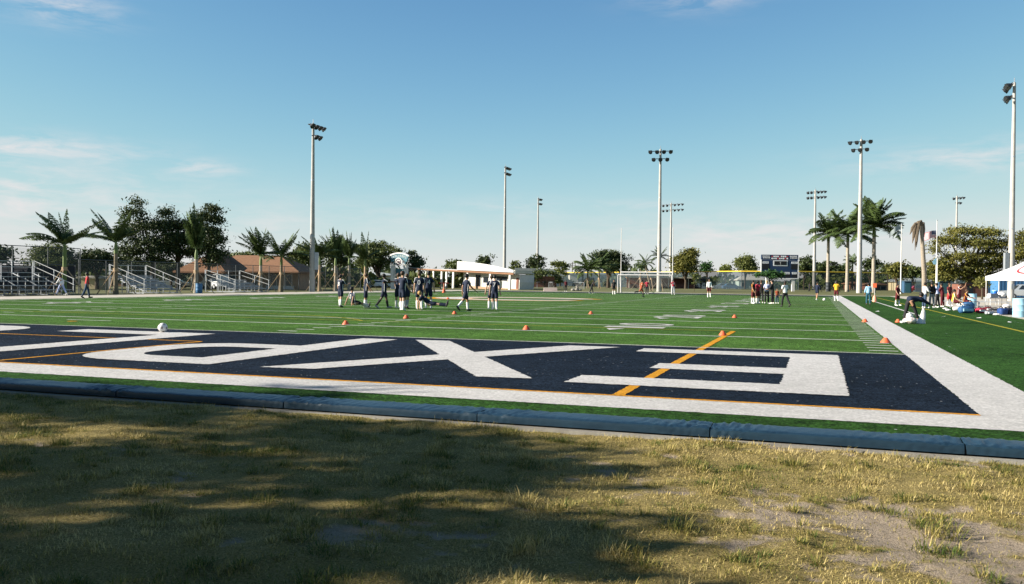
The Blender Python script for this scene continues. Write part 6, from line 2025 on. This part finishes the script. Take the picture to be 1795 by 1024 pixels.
# blue booths near the far right
M_BOOTH = pm('booth_blue', (0.035, 0.085, 0.15), (0.028, 0.07, 0.125), 3, 0.7)
for lb, u_ in (('upright blue booth left of the dead palm trunk', (11.57, 132.68)), ('wider blue booth behind the bench group', (15.93, 125.73))):
    t = thing('portable_booth', lb, 'booth', (u_[0], u_[1], 0), R(YAW))
    w_ = 1.15 if 'upright' in lb else 1.5
    MB().box((0, 0, 1.0), (w_, 1.1, 2.0)).build('cabin', M_BOOTH, t)
    MB().box((0, 0, 2.05), (w_+0.08, 1.18, 0.1)).build('roof', M_BOOTH, t)
    MB().box((0, -0.56, 0.95), (w_*0.7, 0.03, 1.7)).build('door', M_TEAL, t)
# brick store and blue container behind the tent
_p = (17.54, 111.46)
t = thing('store_shed', 'low red-brown store shed behind the bench', 'shed', (_p[0], _p[1], 0), R(YAW))
MB().box((0, 0, 0.8), (3.6, 2.4, 1.9)).build('wall', M_REDW, t)
MB().box((0, 0, 1.80), (3.9, 2.7, 0.1)).build('roof', M_DARKM, t)
MB().box((-0.6, -1.215, 0.75), (0.8, 0.04, 1.5)).build('door', M_DARKM, t)
_p = (22.22, 106.74)
t = thing('container', 'blue storage container behind the silver pickup', 'container', (_p[0], _p[1], 0), R(YAW))
MB().box((0, 0, 1.3), (6.0, 2.4, 2.5)).build('body', M_BLUEP, t)
for k in range(14):
    MB().box((-2.8+0.43*k, -1.215, 1.3), (0.16, 0.04, 2.3)).build('rib', M_BLUEP, t)

# ------------------------------------------------------------------ vehicles
def car(label, x, y, rz, paint, kind='car', cat='car', name='parked_car'):
    t = thing(name, label, cat, (x, y, 0.0), rz, None)
    if kind == 'pickup':
        prof = [(-2.6, 0.42), (-2.62, 0.95), (-2.5, 1.02), (-0.75, 1.04), (0.9, 1.06), (2.2, 0.98), (2.55, 0.85), (2.62, 0.42)]
        cab = [(-0.80, 1.03), (-0.62, 1.62), (-0.45, 1.70), (0.45, 1.70), (0.62, 1.64), (1.25, 1.05)]
    elif kind == 'van':
        prof = [(-2.2, 0.35), (-2.25, 1.0), (1.55, 1.02), (2.05, 0.92), (2.25, 0.70), (2.28, 0.35)]
        cab = [(-2.2, 1.0), (-2.1, 1.85), (-1.9, 1.95), (0.6, 1.93), (0.85, 1.85), (1.55, 1.02)]
    else:
        prof = [(-2.15, 0.38), (-2.2, 0.82), (-2.0, 0.92), (-1.2, 0.95), (1.0, 0.94), (1.9, 0.82), (2.15, 0.66), (2.18, 0.36)]
        cab = [(-1.75, 0.93), (-1.2, 1.36), (-0.9, 1.43), (0.15, 1.43), (0.45, 1.36), (1.15, 0.93)]
    W2 = 0.86
    b = MB()
    b.prism(prof, -W2, W2, 'y')
    body = b.build('body', paint, t)
    md = body.modifiers.new('bevel', 'BEVEL')
    md.width = 0.06
    md.segments = 2
    n = len(cab)
    vs = []
    for s in (-1, 1):
        for (cx_, cz_) in cab:
            inset = 0.74 if cz_ > 1.2 else 0.80
            vs.append((cx_, s*inset, cz_+0.004))
    b = MB()
    b.add(vs, [tuple(range(n)), tuple(range(2*n-1, n-1, -1))]+[(i, i+1, n+i+1, n+i) for i in range(n-1)])
    b.build('cabin', paint, t)
    # side and end glass set just proud of the cabin
    for s in (-1, 1):
        zc0, zc1 = cab[0][1]+0.10, max(c[1] for c in cab)-0.10
        x0, x1 = cab[0][0]+0.30, cab[-1][0]-0.42
        hx0, hx1 = cab[0][0]+0.42, cab[-1][0]-0.80
        yb, yt = s*0.806, s*0.752
        MB().add([(x0, yb, zc0), (x1, yb, zc0), (hx1, yt, zc1), (hx0, yt, zc1)], [(0, 1, 2, 3)]).build('side_window', M_GLASS, t)
    a, c = Vector((cab[-1][0]-0.05, 0, cab[-1][1]+0.06)), Vector((cab[-2][0]+0.07, 0, cab[-2][1]-0.04))
    MB().add([(a.x+0.03, -0.68, a.z), (a.x+0.03, 0.68, a.z), (c.x+0.03, 0.62, c.z), (c.x+0.03, -0.62, c.z)], [(0, 1, 2, 3)]).build('windscreen', M_GLASS, t)
    for xx in (-1.38, 1.38):
        for s in (-1, 1):
            w_ = MB().tube([(xx, s*0.66, 0.33), (xx, s*0.90, 0.33)], [0.33, 0.33], 16).build('wheel', M_TYRE, t)
            MB().tube([(xx, s*0.88, 0.33), (xx, s*0.915, 0.33)], [0.20, 0.18], 12).build('rim', M_GALV, w_)
    for s in (-1, 1):
        MB().box((prof[-1][0]-0.06, s*0.62, 0.70), (0.14, 0.30, 0.14)).build('headlight', M_WHITE, t)
        MB().box((prof[0][0]-0.0, s*0.68, 0.78), (0.08, 0.20, 0.14)).build('tail_light', CL['red'], t)
    return t
M_SILV = pm('silver_paint', (0.46, 0.48, 0.49), (0.42, 0.44, 0.45), 2, 0.3, metal=0.4, coat=0.5)
M_CARW = pm('white_car_paint', (0.74, 0.74, 0.73), (0.70, 0.70, 0.69), 2, 0.3, coat=0.5)
M_CARB = pm('blue_car_paint', (0.06, 0.14, 0.26), (0.05, 0.12, 0.22), 2, 0.3, coat=0.5)
M_CARR = pm('dark_red_car_paint', (0.25, 0.03, 0.03), (0.21, 0.026, 0.026), 2, 0.3, coat=0.5)
car('silver pickup truck nose left, cut by the right picture edge', 20.51, 93.43, R(YAW)+PI-0.25, M_SILV, 'pickup', 'pickup', 'pickup_truck')
car('white van seen between bleachers in front of the orange-roofed hall', -78.79, 77.71, R(YAW)+PI/2+0.9, M_CARW, 'van', 'van', 'parked_van')
car('white car behind the small bleacher, under the dark trees', -88.75, 81.64, R(YAW)+0.2, M_CARW)
car('white car behind the low fence left of the archway', -72.97, 113.66, R(YAW)+0.1, M_CARW)
car('dark blue car far behind the yellow-topped fence', -20.42, 185.06, R(YAW), M_CARB)
car('pale car behind the fence left of the scoreboard', -23.16, 189.39, R(YAW)+PI, M_SILV)
car('dark red car behind the screened fence by the flagpoles', 16.29, 160.83, R(YAW), M_CARR)

# concrete block by the low fence, statue-like stone, utility poles
_p = (-39.94, 106.16)
t = thing('concrete_barrier', 'pinkish concrete block on the far track edge', 'barrier', (_p[0], _p[1], 0), R(YAW))
MB().prism([(-1.05, 0), (1.05, 0), (0.98, 0.55), (-0.98, 0.55)], -0.35, 0.35, 'y').build('block', pm('pink_concrete', (0.62, 0.50, 0.44), (0.54, 0.43, 0.38), 2, 0.9), t)
_p = (-37.33, 111.31)
t = thing('rubble_heap', 'small heap of pale stones with an upright block by the low fence', 'stones', (_p[0], _p[1], 0), R(YAW))
for i, (dx, dz, r_) in enumerate(((-0.5, 0, 0.3), (0.1, 0, 0.34), (0.6, 0, 0.28), (0.2, 0.35, 0.22), (0.15, 0.6, 0.2))):
    o = blob('stone', (r_, r_*0.8, r_*0.7), 30+i, M_KERB, t, 0.3)
    o.location = (dx, 0, dz)
for lb, u_, hh in (('left one of two dark utility poles over the warehouse', (-71.4, 232.9), 7.4), ('right one of two dark utility poles over the warehouse', (-72.7, 240.92), 6.9), ('dark utility pole above the left bleachers', (-114.82, 77.81), 4.6)):
    t = thing('utility_pole', lb, 'utility pole', (u_[0], u_[1], 0), R(YAW))
    MB().tube([(0, 0, -0.2), (0, 0, hh)], [0.16, 0.11], 8).build('pole', M_TRUNK, t)
    MB().box((0, -0.12, hh-0.5), (1.9, 0.1, 0.12)).build('crossarm', M_TRUNK, t)
# picnic tables and red umbrella-like table under the colonnade
_p = (-58.39, 108.17)
t = thing('picnic_table', 'red-topped picnic table under the colonnade', 'table', (_p[0], _p[1], 0), R(YAW))
MB().box((0, 0, 1.05), (1.5, 0.8, 0.12)).build('table_top', CL['red'], t)
for s in (-1, 1):
    MB().box((s*0.5, 0, 0.5), (0.1, 0.6, 1.0)).build('leg', M_DARKM, t)
_p = (-59.83, 126.74)
o = blob('dark_shrub', (0.55, 0.5, 0.75), 44, F_DARK, None, 0.4)
o.location = (_p[0], _p[1], -0.05)
tag(o, 'rounded dark shrub beside the door of the white building', 'shrub')
